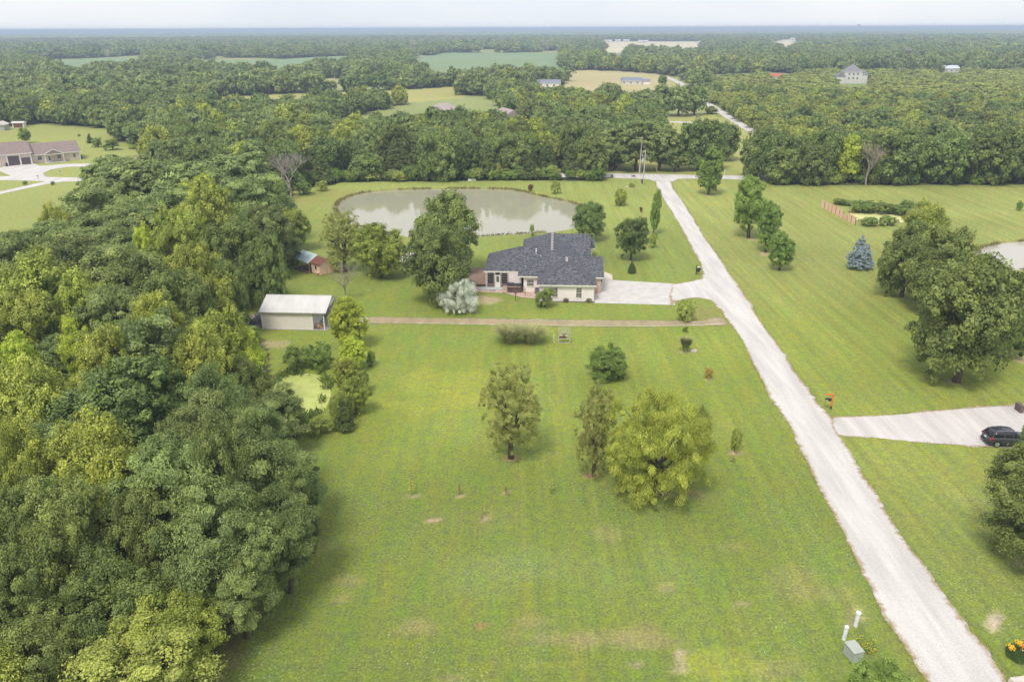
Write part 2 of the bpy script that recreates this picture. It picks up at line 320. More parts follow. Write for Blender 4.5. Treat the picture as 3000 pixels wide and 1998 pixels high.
# the paler, drier meadow right of the road and the yellow-green swaths of the lawn
ss=lambda a,b,v: np.clip((v-a)/(b-a),0,1)**2*(3-2*np.clip((v-a)/(b-a),0,1))
right=nearm&(px>1960+ (py-530)*.62)
blend(right*ss(1900,1100,py)*.8*(.6+.4*n12),(.290,.285,.085)); blend(nearm*ss(560,420,py)*0,(0,0,0))
blend(nearm*ss(1560,1180,py)*ss(700,1000,py+ (px<0))*.8,(.225,.268,.042))
far_l=nearm&(py<900); blend(far_l*.7*ss(900,560,py),(.285,.315,.078))
mow[right]=1; mow[nearm&~right]=.35
cen=nearm&~right&(px>1450+(py-1000)*.15); mow[cen&(py>960)]=.8
mow[nearm&~right&(py<900)&(px>1560)]=.8
def spot(cx,cy_,rx,ry,c,st=1.,soft=.5,nz=.95):
    if rx>25 and c is not YEL: st*=.55
    m_=(np.abs(px-cx)<rx*1.9)&(np.abs(py-cy_)<ry*1.9)&(gy>0)
    if not m_.any(): return
    d=np.hypot((px[m_]-cx)/rx,(py[m_]-cy_)/ry)+nz*(n2[m_]-.5)+nz*.8*(n4[m_]-.5)
    a=np.zeros_like(gx); a[m_]=st*ss(1+soft,1-soft,d); blend(a,c)
YEL=(.34,.345,.055); DRY=(.36,.275,.14); SOIL=(.50,.36,.25); CLO=(.235,.275,.10)
for a in [(1350,1130,170,45,YEL,.45),(1300,1185,150,30,YEL,.4),(1400,1250,220,60,(.27,.31,.06),.4),(1520,1240,200,70,(.27,.31,.06),.3),(1240,1010,160,30,(.19,.26,.055),.5),
  (1180,1340,130,30,(.25,.29,.06),.5),(1220,1830,70,22,DRY,.8),(1160,1850,40,15,DRY,.5),(1010,1700,45,15,DRY,.7),(1000,1755,30,14,DRY,.6),(940,1600,40,18,DRY,.4),(890,1330,30,16,DRY,.6),
  (1230,1780,30,12,(.25,.16,.09),.6),(1410,1835,18,10,(.35,.17,.10),.7),(1610,1870,60,25,DRY,.75),(1560,1820,60,15,DRY,.6),(1700,1880,50,25,DRY,.7),(1920,1880,80,22,DRY,.8),(1990,1915,22,18,SOIL,.7),(1760,1865,60,18,DRY,.5),(1890,1840,50,12,DRY,.5),
  (1990,1955,18,12,SOIL,.6),(1860,1950,18,12,SOIL,.5),(1330,1990,50,14,DRY,.7),(1500,1860,40,20,DRY,.4),(1600,1950,120,20,YEL,.3),(2120,1940,90,40,YEL,.4),(1620,1650,160,60,CLO,.35),(1450,1700,140,70,CLO,.4),(1830,1680,160,60,CLO,.35),(1400,1520,120,30,DRY,.2),
  (1780,1560,60,20,DRY,.45),(2140,1600,40,12,DRY,.4),(1950,1720,20,8,SOIL,.3),(2170,1770,14,8,DRY,.6),(650,1880,60,25,(.25,.15,.08),.6),(680,1940,30,25,DRY,.6),(620,1990,40,20,DRY,.5),(740,1720,50,20,(.2,.13,.07),.4),(2330,1700,60,40,DRY,.35),(2430,1740,60,25,DRY,.35),(2300,1960,60,30,DRY,.4),
  (800,1006,38,12,SOIL,.8),(2110,1250,30,20,DRY,.1),(880,590,90,18,(.27,.22,.06),.7),(1010,568,60,12,(.27,.2,.06),.6),(1430,880,25,8,SOIL,.6),(1400,873,22,6,SOIL,.5),(2060,915,70,25,(.26,.20,.085),.8),(2010,895,50,14,(.24,.21,.07),.5),
  (2325,600,60,10,(.3,.26,.1),.5),(2370,1230,60,30,DRY,.2),(2780,1122,26,12,SOIL,.9),(2990,1050,16,10,SOIL,.6),(2995,1638,22,18,SOIL,.9),(2915,1820,16,20,(.55,.42,.32),.8),(2507,1790,38,8,SOIL,.8),(2515,1812,34,12,(.5,.35,.25),.8),(2500,1828,30,10,SOIL,.6),
  (1268,1522,17,7,SOIL,.8,.2,.2),(1420,1518,15,6,SOIL,.6,.2,.2),(1215,1453,18,6,SOIL,.6,.2,.2),(1345,1451,14,5,SOIL,.8,.2,.2),(1482,1446,14,5,SOIL,.7,.2,.2),(1606,1446,10,5,SOIL,.7,.2,.2),(1737,1391,20,10,(.36,.2,.12),.95,.2,.2),(1499,1340,20,12,(.36,.2,.12),.9,.2,.2),(2152,1325,20,6,SOIL,.9,.2,.2),(2078,1110,12,4,SOIL,.9,.2,.2),(2010,1030,26,4,SOIL,.7,.2,.2),(1995,1450,70,14,SOIL,.4),
  (2200,703,14,5,SOIL,.7),(2075,572,8,3,SOIL,.7),(2240,745,9,3,SOIL,.7),(1848,760,10,3,DRY,.5),(1650,950,12,3,DRY,.2),(1560,1175,60,5,CLO,.4),(1400,935,0.1,.1,DRY,.0)]:
    spot(*a)
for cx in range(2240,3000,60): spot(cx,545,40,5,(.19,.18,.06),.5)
blend(bank*.85,(.23,.155,.09))
tint*= (1+.16*(n12-.5)[:,None]*nearm[:,None]+.12*(n40-.5)[:,None])
V=np.c_[gx,gy,gz]; nx=len(xs); ny=len(ys)
ii=(np.arange(ny-1)[:,None]*nx+np.arange(nx-1)[None,:]).ravel(); Fq=np.c_[ii,ii+1,ii+nx+1,ii+nx]
def ground_material():
    m,t,b=base_mat('ground_grass'); lk=t.links
    b.inputs['Roughness'].default_value=.9; b.inputs['Specular IOR Level'].default_value=.15
    col=nd(t,'ShaderNodeAttribute',_attribute_name='tint'); mo=nd(t,'ShaderNodeAttribute',_attribute_name='mow'); ro=nd(t,'ShaderNodeAttribute',_attribute_name='rough')
    geo=nd(t,'ShaderNodeNewGeometry')
    def noise(scale,detail=3,mapping=None,rot=0,rough=.5):
        n=nd(t,'ShaderNodeTexNoise',Scale=scale,Detail=detail,Roughness=rough)
        mpn=nd(t,'ShaderNodeMapping'); mpn.inputs['Rotation'].default_value=(0,0,rot)
        if mapping: mpn.inputs['Scale'].default_value=mapping
        lk.new(geo.outputs['Position'],mpn.inputs[0]); lk.new(mpn.outputs[0],n.inputs['Vector']); return n.outputs['Fac']
    def mrange(x,a,b_,lo,hi):
        r=nd(t,'ShaderNodeMapRange'); r.inputs['From Min'].default_value=a; r.inputs['From Max'].default_value=b_; r.inputs['To Min'].default_value=lo; r.inputs['To Max'].default_value=hi; lk.new(x,r.inputs['Value']); return r.outputs[0]
    def math_(op,a,b_):
        n=nd(t,'ShaderNodeMath',_operation=op)
        for i,x in enumerate((a,b_)):
            if isinstance(x,(int,float)): n.inputs[i].default_value=x
            else: lk.new(x,n.inputs[i])
        return n.outputs[0]
    fine=noise(4.5,5,rough=.75); mid=noise(1.3,4,rough=.65); big=noise(.16,4)
    st1=noise(.75,1,(1,.02,1),math.radians(5)); st2=noise(1.6,1,(1,.03,1),math.radians(5)); swat=noise(.5,4,(1,.35,1),math.radians(5))
    v=math_('MULTIPLY',mrange(fine,.3,.7,.55,1.45),mrange(mid,.3,.7,.80,1.20))
    stv=math_('MULTIPLY',mrange(st1,.38,.62,-.5,.5),.17); stv=math_('ADD',stv,math_('MULTIPLY',mrange(st2,.4,.6,-.5,.5),.13))
    stv=math_('MULTIPLY',stv,mo.outputs['Fac']); stv=math_('MULTIPLY',stv,mrange(big,.35,.6,.35,1.)); stv=math_('ADD',stv,1.)
    v=math_('MULTIPLY',v,stv)
    sm=nd(t,'ShaderNodeVectorMath',_operation='SCALE'); lk.new(col.outputs['Color'],sm.inputs[0]); lk.new(v,sm.inputs['Scale'])
    hs=nd(t,'ShaderNodeHueSaturation'); lk.new(sm.outputs[0],hs.inputs['Color']); lk.new(mrange(swat,.3,.7,.482,.520),hs.inputs['Hue']); lk.new(mrange(mid,.3,.7,.85,1.12),hs.inputs['Saturation'])
    # small brown and white flecks
    fl=noise(3.3,2,rough=.8); mixf=nd(t,'ShaderNodeMix',_data_type='RGBA'); mixf.inputs['B'].default_value=(.27,.20,.10,1)
    lk.new(hs.outputs[0],mixf.inputs['A']); lk.new(mrange(fl,.62,.74,0,.4),mixf.inputs['Factor'])
    lk.new(mixf.outputs['Result'],b.inputs['Base Color'])
    wf=noise(6.5,1,rough=.3); wz=noise(.09,3); mw=nd(t,'ShaderNodeMix',_data_type='RGBA'); mw.inputs['B'].default_value=(.52,.54,.36,1); lk.new(mixf.outputs['Result'],mw.inputs['A'])
    lk.new(math_('MULTIPLY',mrange(wf,.66,.74,0,.8),mrange(wz,.48,.62,0,1)),mw.inputs['Factor']); lk.new(mw.outputs['Result'],b.inputs['Base Color'])
    bp=nd(t,'ShaderNodeBump',Strength=.6,Distance=.12); lk.new(fine,bp.inputs['Height']); lk.new(bp.outputs[0],b.inputs['Normal'])
    return m
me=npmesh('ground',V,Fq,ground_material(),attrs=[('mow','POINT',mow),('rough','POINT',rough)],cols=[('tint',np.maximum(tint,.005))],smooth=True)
tag(link('ground',me),kind='structure')
# ------------------------------------------------------------------ roads, drives, water
def gravel(name,c,c2,dirt=(.33,.24,.15)):
    m,t,b=base_mat(name); lk=t.links; b.inputs['Roughness'].default_value=.95
    geo=nd(t,'ShaderNodeNewGeometry'); at=nd(t,'ShaderNodeAttribute',_attribute_name='edge')
    n1=nd(t,'ShaderNodeTexNoise',Scale=9.,Detail=3.,Roughness=.8); n2_=nd(t,'ShaderNodeTexNoise',Scale=.8,Detail=5.)
    mpn=nd(t,'ShaderNodeMapping'); mpn.inputs['Scale'].default_value=(1,.1,1); mpn.inputs['Rotation'].default_value=(0,0,math.radians(5)); lk.new(geo.outputs['Position'],mpn.inputs[0]); lk.new(mpn.outputs[0],n2_.inputs['Vector']); lk.new(geo.outputs['Position'],n1.inputs['Vector'])
    r=nd(t,'ShaderNodeValToRGB'); r.color_ramp.elements[0].position=.25; r.color_ramp.elements[0].color=(*c2,1); r.color_ramp.elements[1].position=.6; r.color_ramp.elements[1].color=(*c,1); lk.new(n1.outputs['Fac'],r.inputs[0])
    r2=nd(t,'ShaderNodeMapRange'); r2.inputs['From Min'].default_value=.35; r2.inputs['From Max'].default_value=.65; r2.inputs['To Min'].default_value=.84; r2.inputs['To Max'].default_value=1.06; lk.new(n2_.outputs['Fac'],r2.inputs['Value'])
    s=nd(t,'ShaderNodeVectorMath',_operation='SCALE'); lk.new(r.outputs[0],s.inputs[0]); lk.new(r2.outputs[0],s.inputs['Scale'])
    # worn, dirt-stained verge: edge attribute plus noise
    n3=nd(t,'ShaderNodeTexNoise',Scale=1.3,Detail=5.,Roughness=.75); lk.new(geo.outputs['Position'],n3.inputs['Vector'])
    ad=nd(t,'ShaderNodeMath',_operation='ADD'); lk.new(at.outputs['Fac'],ad.inputs[0]); lk.new(n3.outputs['Fac'],ad.inputs[1])
    r3=nd(t,'ShaderNodeMapRange'); r3.inputs['From Min'].default_value=1.12; r3.inputs['From Max'].default_value=1.42; lk.new(ad.outputs[0],r3.inputs['Value'])
    mi=nd(t,'ShaderNodeMix',_data_type='RGBA'); mi.inputs['B'].default_value=(*dirt,1); lk.new(r3.outputs[0],mi.inputs['Factor']); lk.new(s.outputs[0],mi.inputs['A']); lk.new(mi.outputs['Result'],b.inputs['Base Color'])
    bp=nd(t,'ShaderNodeBump',Strength=.25,Distance=.03); lk.new(n1.outputs['Fac'],bp.inputs['Height']); lk.new(bp.outputs[0],b.inputs['Normal'])
    return m
def sheet(name,poly,z,mat_,jit=.12,step=.45,edgew=.6,seed=0):
    """flat sheet with a ragged outline; 'edge' runs from 1 at the rim to 0 inside"""
    rng=np.random.default_rng(seed+3); out_=[]
    n=len(poly)
    for i in range(n):
        a=poly[i]; b=poly[(i+1)%n]; l=np.hypot(*(b-a)); k=max(1,min(400,int(l/(step*.7))))
        nn_=np.array([b[1]-a[1],a[0]-b[0]])/max(l,1e-6)
        for j in range(k):
            q_=a+(b-a)*j/k
            if jit: q_=q_+nn_*(rng.normal()*jit*.45+(float(vnoise(q_[:1],q_[1:],.9,seed)[0])-.5)*jit*2.4+(float(vnoise(q_[:1],q_[1:],4.,seed+1)[0])-.5)*jit*3)
            out_.append(q_)
    P=[Vector((p[0],p[1],0)) for p in out_]
    tri=tessellate_polygon([P]); ring=np.array([[p.x,p.y] for p in P])
    import bmesh
    bm=bmesh.new(); vs=[bm.verts.new(p) for p in P]
    for t_ in tri:
        try: bm.faces.new([vs[i] for i in t_])
        except ValueError: pass
    if edgew:
        for _ in range(5):
            es=[e for e in bm.edges if e.calc_length()>1.6 and e.calc_length()<400]
            if not es or len(bm.faces)>60000: break
            bmesh.ops.subdivide_edges(bm,edges=es,cuts=1); bmesh.ops.triangulate(bm,faces=bm.faces)
    bmesh.ops.recalc_face_normals(bm,faces=bm.faces)
    me=bpy.data.meshes.new(name); bm.to_mesh(me); bm.free(); co=np.zeros(len(me.vertices)*3); me.vertices.foreach_get('co',co); co=co.reshape(-1,3)
    X,Y=co[:,0],co[:,1]; co[:,2]=z; d=np.full(len(co),9.)
    if edgew: d=edge_dist(poly,X,Y)
    me.vertices.foreach_set('co',co.ravel()); 
    if sum(p.normal.z for p in me.polygons[:50])<0: me.flip_normals()
    a=me.attributes.new('edge','FLOAT','POINT'); a.data.foreach_set('value',np.clip(1-d/max(edgew,.01),0,1).astype(np.float32))
    me.materials.append(mat_); return tag(link(name,me),kind='structure')
ROADM=gravel('white_gravel',(.61,.575,.55),(.45,.42,.395)); ROADM2=gravel('white_gravel_drive',(.60,.56,.53),(.42,.38,.355))
left=[(1918,529),(1922,545),(1943,583),(1972,628),(1997,672),(2023,717),(2045,755),(2055,787),(2061,806),(2052,819),(2010,828),(1972,834),(1962,866),(1966,894),(1990,880),(2035,872),(2082,880),(2108,905),(2128,932),(2144,956),(2173,1000),(2250,1153),(2319,1261),(2371,1367),(2403,1437),(2440,1500),(2489,1602),(2521,1669),(2568,1748),(2600,1825),(2648,1889),(2680,1936),(2715,1997),(2770,2080),(2900,2300)]
right_=[(3200,2300),(3010,2080),(2951,1997),(2919,1939),(2871,1876),(2823,1818),(2760,1739),(2712,1662),(2677,1618),(2639,1573),(2597,1500),(2556,1434),(2521,1383),(2486,1322),(2459,1281),(2440,1240),(2430,1218),(2416,1207),(2393,1179),(2371,1143),(2330,1092),(2272,1000),(2250,972),(2217,924),(2179,860),(2135,800),(2099,742),(2061,691),(2023,628),(1997,586),(1972,551),(1967,533)]
RD=GP(left+right_); sheet('gravel_road',RD,.030,ROADM,.10,.4,.9)
XR=GP([(1600,507),(1771,508),(1900,510),(2042,513),(2119,514),(2200,516),(2300,505),(2290,470),(2250,425),(2200,392),(2150,362),(2100,330),(2056,303),(2035,290),(2002,262),(1972,238),(1950,228),(1955,226.5),(1985,235),(2022,256),(2060,288),(2080,302),(2125,328),(2175,358),(2225,388),(2275,420),(2325,465),(2400,520),(2500,532),(2300,530),(2192,528),(2115,525),(2042,524),(1985,525),(1967,535),(1918,533),(1900,526),(1771,521),(1600,520)])
sheet('cross_road',XR,.022,ROADM,.12,.8,.8)
sheet('field_lane',GP([(1930,355),(2030,358),(2135,367),(2150,371),(2130,370),(2030,362),(1930,359)]),.012,ROADM,0,2,.0)
DR=GP([(2440,1218),(2473,1220),(2569,1217),(2665,1209),(2792,1198),(2888,1190),(2983,1187),(3100,1180),(3200,1340),(3060,1322),(2888,1309),(2728,1300),(2633,1292),(2524,1282),(2457,1277),(2425,1262)])
sheet('gravel_driveway',DR,.018,ROADM2,.16,.35,.8)
LR=GP([(-160,492),(0,492),(20,486),(100,478),(117,487),(195,481),(303,479),(371,466),(425,462),(440,488),(410,488),(303,487),(195,490),(150,498),(130,506),(129,514),(137,519),(262,522),(340,523),(340,533),(258,532),(186,533),(140,540),(60,557),(0,570),(-160,600),(-160,590),(0,562),(60,548),(130,533),(80,530),(0,529),(-160,530),(-160,516),(0,517),(32,517),(0,503),(-160,500)])
sheet('cul_de_sac',LR,.03,ROADM,.08,1.,.5)
CONC=mat('concrete',(.58,.545,.52),.85,(.46,.43,.405),.7,detail=6,contrast=(.3,.7))
sheet('concrete_driveway',GP([(1739,888),(1977,894),(1983,862),(1978,832),(1900,827),(1795,821),(1762,819),(1745,835)]),.02,CONC,0,1,0)
sheet('front_walk',GP([(1771,797),(1793,805),(1795,820),(1768,819)]),.024,mat('concrete_pale',(.62,.55,.48),.85),0,1,0)
TRK=gravel('dirt_track',(.40,.30,.19),(.24,.20,.09),(.16,.19,.05))
sheet('dirt_track',GP([(1075,926),(1200,929),(1500,934),(1700,937),(1900,937),(2050,938),(2100,925),(2125,932),(2144,956),(2060,955),(1900,959),(1700,958),(1500,954),(1200,950),(1080,950)]),.014,TRK,.2,.5,1.5,1)
GRV=gravel('track_gravel',(.52,.43,.34),(.34,.27,.16),(.2,.2,.07))
sheet('wheel_rut',GP([(1180,944),(1500,949),(1700,952),(1900,953),(2060,950),(2120,944),(2132,950),(2060,955),(1900,957),(1700,956),(1500,953),(1180,948)]),.020,GRV,.15,.5,.55,2)
sheet('wheel_rut',GP([(1200,931),(1700,939),(1900,941),(2060,941),(2110,932),(2118,938),(2060,945),(1900,944),(1700,942.5),(1200,934)]),.020,GRV,.15,.5,.55,3)
sheet('shed_gravel',GP([(660,955),(700,930),(762,920),(785,955),(720,966)]),.014,gravel('rubble',(.36,.31,.27),(.14,.12,.10)),.3,.6,.8)
sheet('gravel_patch',GP([(1160,765),(1185,744),(1225,738),(1240,760),(1215,772)]),.014,ROADM2,.1,.6,.3)
sheet('gravel_patch',GP([(1050,935),(1070,930),(1080,938),(1062,948)]),.016,ROADM,.15,.4,.3)
def water_mat(name,c,rough,bump,scale=1.2):
    m,t,b=base_mat(name); b.inputs['Base Color'].default_value=(*c,1); b.inputs['Roughness'].default_value=rough; b.inputs['IOR'].default_value=1.33; b.inputs['Specular IOR Level'].default_value=.5
    geo=nd(t,'ShaderNodeNewGeometry'); n=nd(t,'ShaderNodeTexNoise',Scale=scale,Detail=3.); bp=nd(t,'ShaderNodeBump',Strength=bump,Distance=.05)
    t.links.new(geo.outputs['Position'],n.inputs['Vector']); t.links.new(n.outputs['Fac'],bp.inputs['Height']); t.links.new(bp.outputs[0],b.inputs['Normal']); return m
MUD=water_mat('muddy_water',(.34,.325,.235),.035,.12)
def grow(poly,d):
    c=poly.mean(0); v=poly-c; l=np.linalg.norm(v,axis=1,keepdims=True); return c+v*(l+d)/l
sheet('pond_water',grow(POND,2.5),-.55,MUD,0,3,0); sheet('pond_water_right',grow(RPOND,3),-.5,water_mat('pale_water',(.45,.41,.34),.05,.06),0,3,0)
DWD=mat('duckweed',(.46,.50,.16),.8,(.37,.42,.10),.9,detail=7,contrast=(.3,.6))
sheet('duckweed_pond',grow(DUCK,2.),-.42,DWD,0,3,0); sheet('duckweed_pond_right',grow(FPOND,2.),-.35,mat('duckweed_pale',(.62,.58,.27),.8,(.5,.5,.18),.8),0,3,0)
# ------------------------------------------------------------------ buildings
def shingle(name,c,c2,c3,scale=2.6):
    m,t,b=base_mat(name); lk=t.links; tcn=nd(t,'ShaderNodeTexCoord'); b.inputs['Roughness'].default_value=.85; b.inputs['Specular IOR Level'].default_value=.2
    n=nd(t,'ShaderNodeTexNoise',Scale=scale,Detail=3.,Roughness=.75); v=nd(t,'ShaderNodeTexVoronoi',Scale=scale*1.3); lk.new(tcn.outputs['Object'],n.inputs['Vector']); lk.new(tcn.outputs['Object'],v.inputs['Vector'])
    r=nd(t,'ShaderNodeValToRGB'); e=r.color_ramp.elements; e[0].position=.38; e[0].color=(*c2,1); e[1].position=.62; e[1].color=(*c3,1); x=e.new(.5); x.color=(*c,1)
    lk.new(n.outputs['Fac'],r.inputs[0]); mi=nd(t,'ShaderNodeMix',_data_type='RGBA'); mi.blend_type='MULTIPLY'; mi.inputs['Factor'].default_value=.12; lk.new(r.outputs[0],mi.inputs['A']); lk.new(v.outputs['Color'],mi.inputs['B'])
    wv=nd(t,'ShaderNodeTexWave',Scale=3.4,Distortion=.6); wv.bands_direction='Z'; lk.new(tcn.outputs['Object'],wv.inputs['Vector'])
    bp=nd(t,'ShaderNodeBump',Strength=.5,Distance=.03); lk.new(wv.outputs['Fac'],bp.inputs['Height']); lk.new(bp.outputs[0],b.inputs['Normal'])
    lk.new(mi.outputs['Result'],b.inputs['Base Color']); MATS[name]=m; return m
def siding(name,c,scale=9.,horiz=True,depth=.25):
    m,t,b=base_mat(name); lk=t.links; tcn=nd(t,'ShaderNodeTexCoord'); b.inputs['Roughness'].default_value=.6
    n=nd(t,'ShaderNodeTexNoise',Scale=1.2,Detail=4.); lk.new(tcn.outputs['Object'],n.inputs['Vector'])
    wv=nd(t,'ShaderNodeTexWave',Scale=scale/6.283*2,Distortion=0.); wv.wave_profile='SAW'; wv.bands_direction='Z' if horiz else 'DIAGONAL'
    lk.new(tcn.outputs['Object'],wv.inputs['Vector'])
    mr=nd(t,'ShaderNodeMapRange'); mr.inputs['To Min'].default_value=.93; mr.inputs['To Max'].default_value=1.04; lk.new(n.outputs['Fac'],mr.inputs['Value'])
    s_=nd(t,'ShaderNodeVectorMath',_operation='SCALE'); s_.inputs[0].default_value=c; lk.new(mr.outputs[0],s_.inputs['Scale']); lk.new(s_.outputs[0],b.inputs['Base Color'])
    bp=nd(t,'ShaderNodeBump',Strength=depth,Distance=.02); lk.new(wv.outputs['Fac'],bp.inputs['Height']); lk.new(bp.outputs[0],b.inputs['Normal']); MATS[name]=m; return m
def brick(name,c1,c2,mortar=(.45,.40,.35),scale=3.):
    m,t,b=base_mat(name); lk=t.links; tcn=nd(t,'ShaderNodeTexCoord'); br=nd(t,'ShaderNodeTexBrick',Scale=scale); br.inputs['Color1'].default_value=(*c1,1); br.inputs['Color2'].default_value=(*c2,1); br.inputs['Mortar'].default_value=(*mortar,1)
    mpn=nd(t,'ShaderNodeMapping'); mpn.inputs['Rotation'].default_value=(math.radians(90),0,0); lk.new(tcn.outputs['Object'],mpn.inputs[0]); lk.new(mpn.outputs[0],br.inputs['Vector']); lk.new(br.outputs['Color'],b.inputs['Base Color']); b.inputs['Roughness'].default_value=.9; MATS[name]=m; return m
ROOFD=shingle('charcoal_shingle',(.100,.103,.118),(.050,.052,.060),(.160,.163,.182),2.6); ROOFT=shingle('taupe_shingle',(.25,.19,.175),(.18,.135,.125),(.34,.27,.25),4); ROOFG=shingle('grey_shingle',(.22,.21,.23),(.17,.165,.18),(.29,.28,.30),3); ROOFB=shingle('brown_shingle',(.20,.075,.05),(.11,.04,.03),(.30,.12,.08),5)
CREAM=siding('cream_siding',(.86,.77,.75)); TAN=siding('tan_siding',(.60,.50,.44)); TRIM=mat('cream_trim',(.88,.83,.74),.5); GLASS=mat('dark_glass',(.05,.055,.06),.08,spec=.6); SCREEN=mat('dark_screen',(.022,.024,.026),.6); BRICKR=brick('red_brick',(.38,.18,.13),(.46,.26,.19)); BRICKP=brick('pink_brick',(.50,.30,.24),(.58,.40,.33),(.55,.48,.42),4)
STEEL=mat('brushed_steel',(.45,.46,.48),.4,metal=.6); BLACKP=mat('black_plastic',(.02,.02,.022),.4); IRON=mat('dark_iron',(.06,.045,.04),.6)
def frame_at(ox,oy,deg): return dict(loc=(ox,oy,0),rz=math.radians(deg))
def roof(mb,u0,u1,v0,v1,ze,sl_,ax='u',h0=True,h1=True,ov=0.):
    """closed hip/gable roof; ax = ridge direction, h0/h1 = hipped at the low/high end"""
    if ax=='u': hw=(v1-v0)/2; P=lambda a,c,z:(a,c,z); a0,a1,c0,c1=u0,u1,v0,v1
    else: hw=(u1-u0)/2; P=lambda a,c,z:(c,a,z); a0,a1,c0,c1=v0,v1,u0,u1
    zr=ze+hw*sl_; r0=a0+(hw if h0 else 0); r1=a1-(hw if h1 else 0); cm=(c0+c1)/2
    mb.add([P(a0,c0,ze),P(a1,c0,ze),P(a1,c1,ze),P(a0,c1,ze),P(r0,cm,zr),P(r1,cm,zr)],[(0,1,5,4),(2,3,4,5),(1,2,5),(3,0,4),(0,3,2,1)]); return zr
def fascia(mb,u0,u1,v0,v1,ze,h=.2,e=0.): mb.box(u0+e,u1-e,v0+e,v1-e,ze-h,ze-.004)
def window(par,u,v,z0,z1,w_,face='-v',rows=3,cols=2,name='window',mt=None):
    """framed, muntined window on a wall facing -v or +u"""
    mt=mt or TRIM; fr=MB(); pn=MB(); t_=.09
    def bx(mb,a0,a1,z0_,z1_,d0,d1):
        if face=='-v': mb.box(u+a0,u+a1,v-d1,v-d0,z0_,z1_)
        else: mb.box(u+d0,u+d1,v+a0,v+a1,z0_,z1_)
    h=w_/2
    bx(fr,-h-t_,h+t_,z1,z1+t_,0,.07); bx(fr,-h-t_,h+t_,z0-t_,z0,0,.09); bx(fr,-h-t_,-h,z0,z1,0,.07); bx(fr,h,h+t_,z0,z1,0,.07)
    for i in range(1,cols): x=-h+w_*i/cols; bx(fr,x-.014,x+.014,z0,z1,.02,.045)
    for i in range(1,rows): z=z0+(z1-z0)*i/rows; q=.03 if (rows%2==0 and i==rows//2) else .014; bx(fr,-h,h,z-q,z+q,.02,.047)
    bx(pn,-h,h,z0,z1,.006,.018)
    f=fr.build(name,mt,par); pn.build('pane',GLASS,f); return f
# ---- the cream house with the charcoal roof
OX,OY=G(1415.8,794.2,2.75)
H1=thing('ranch_house','cream ranch house with charcoal shingle hip roof beside the white road','house',(OX,OY,0),math.radians(-3.3))
wl=MB(); wl.box(.55,6.3,-.0+.05,10.5,0,2.72); wl.box(6.75,16.2,-2.25,21.0,0,2.724); wl.box(9.55,17.95,-6.8,2,0,2.712); wl.box(12,19.2,-2.4,5.8,0,2.716); wl.box(12,17.7,9.9,20.1,0,2.728); wl.box(16,18.5,15.7,20.6,0,2.708)
wl.prism([(-2.4,2.9),(5.8,2.9),(1.7,4.86)],'x',18.9,19.2); wl.prism([(9.9,2.9),(20.1,2.9),(15,5.4)],'x',17.4,17.7)
wl.build('wall',CREAM,H1)
fc=MB()
for i,(a,b_,c,d_) in enumerate([(0,13,0,11),(5.8,16.7,-2.7,21.5),(9.02,18.35,-7.2,4),(11,19.65,-2.83,6.2),(12,18.1,9.5,20.5),(15,19,15.3,21.)]): fascia(fc,a,b_,c,d_,2.75,.2+.004*i,.003*i)
fc.build('fascia',TRIM,H1)
rf=MB(); roof(rf,0,13,0,11,2.75,.5,'u',True,True); zr2=roof(rf,5.8,16.7,-2.7,21.5,2.753,.5,'v',True,True); roof(rf,9.02,18.35,-7.2,3.2,2.756,.5,'v',True,False); roof(rf,11,19.65,-2.83,6.2,2.759,.5,'u',False,False); roof(rf,12,18.1,9.5,20.5,2.762,.498,'u',False,False); roof(rf,15,19,15.3,21,2.747,.35,'u',True,False)
rfo=rf.build('roof',ROOFD,H1)
cap=MB()
cap.tube([(11.25,2.9,5.49),(11.25,16.1,5.49)],.09,6); cap.tube([(13.69,-2.5,5.10),(13.69,.9,5.10)],.08,6); cap.tube([(11.25,2.8,5.48),(5.85,-2.65,2.78)],.05,5); cap.tube([(13.69,-2.55,5.09),(9.06,-7.15,2.78)],.05,5); cap.tube([(13.69,-2.55,5.09),(18.3,-7.15,2.78)],.05,5); cap.tube([(5.5,5.5,5.5),(.05,.05,2.78)],.05,5); cap.tube([(5.5,5.5,5.5),(11,5.5,5.5)],.05,5); cap.build('ridge_cap',ROOFD,rfo)
for i in range(12): q=MB(); z=5.50; y=3.4+i*1.08; q.box(11.05,11.45,y,y+.3,z,z+.11); q.build('ridge_vent',mat('vent_grey',(.62,.56,.52),.6),rfo)
for i in range(4): q=MB(); y=-2.1+i*.72; q.box(13.5,13.88,y,y+.26,5.11,5.20); q.build('ridge_vent',MATS['vent_grey'],rfo)
for (u,v,h,r) in ((8.6,3.9,.8,.07),(9.4,2.9,.55,.045),(7.0,.6,.5,.045)):
    q=MB(); zb=2.75+min(v,11-v)*.5; q.tube([(u,v,zb-.1),(u,v,zb+h)],r,10)
    if r>.06: q.tube([(u,v,zb+h*.55),(u,v,zb+h*.68)],r*2.2,10); q.tube([(u,v,zb+h),(u,v,zb+h+.12)],[r*2.1,r*1.2],10)
    q.build('roof_vent',WHITE,rfo)
window(H1,11.87,-6.8,.68,2.15,.8,rows=6,cols=2); window(H1,15.62,-6.8,.68,2.15,.8,rows=6,cols=2); window(H1,7.85,-2.25,1.0,2.05,1.05,rows=4,cols=4)
dn=MB(); 
for (u,v) in ((17.95,-6.84),(9.5,-6.84),(.45,-.0)): dn=MB(); dn.box(u-.05,u+.05,v-.05,v+.03,0.02,2.55); dn.build('downspout',WHITE,H1)
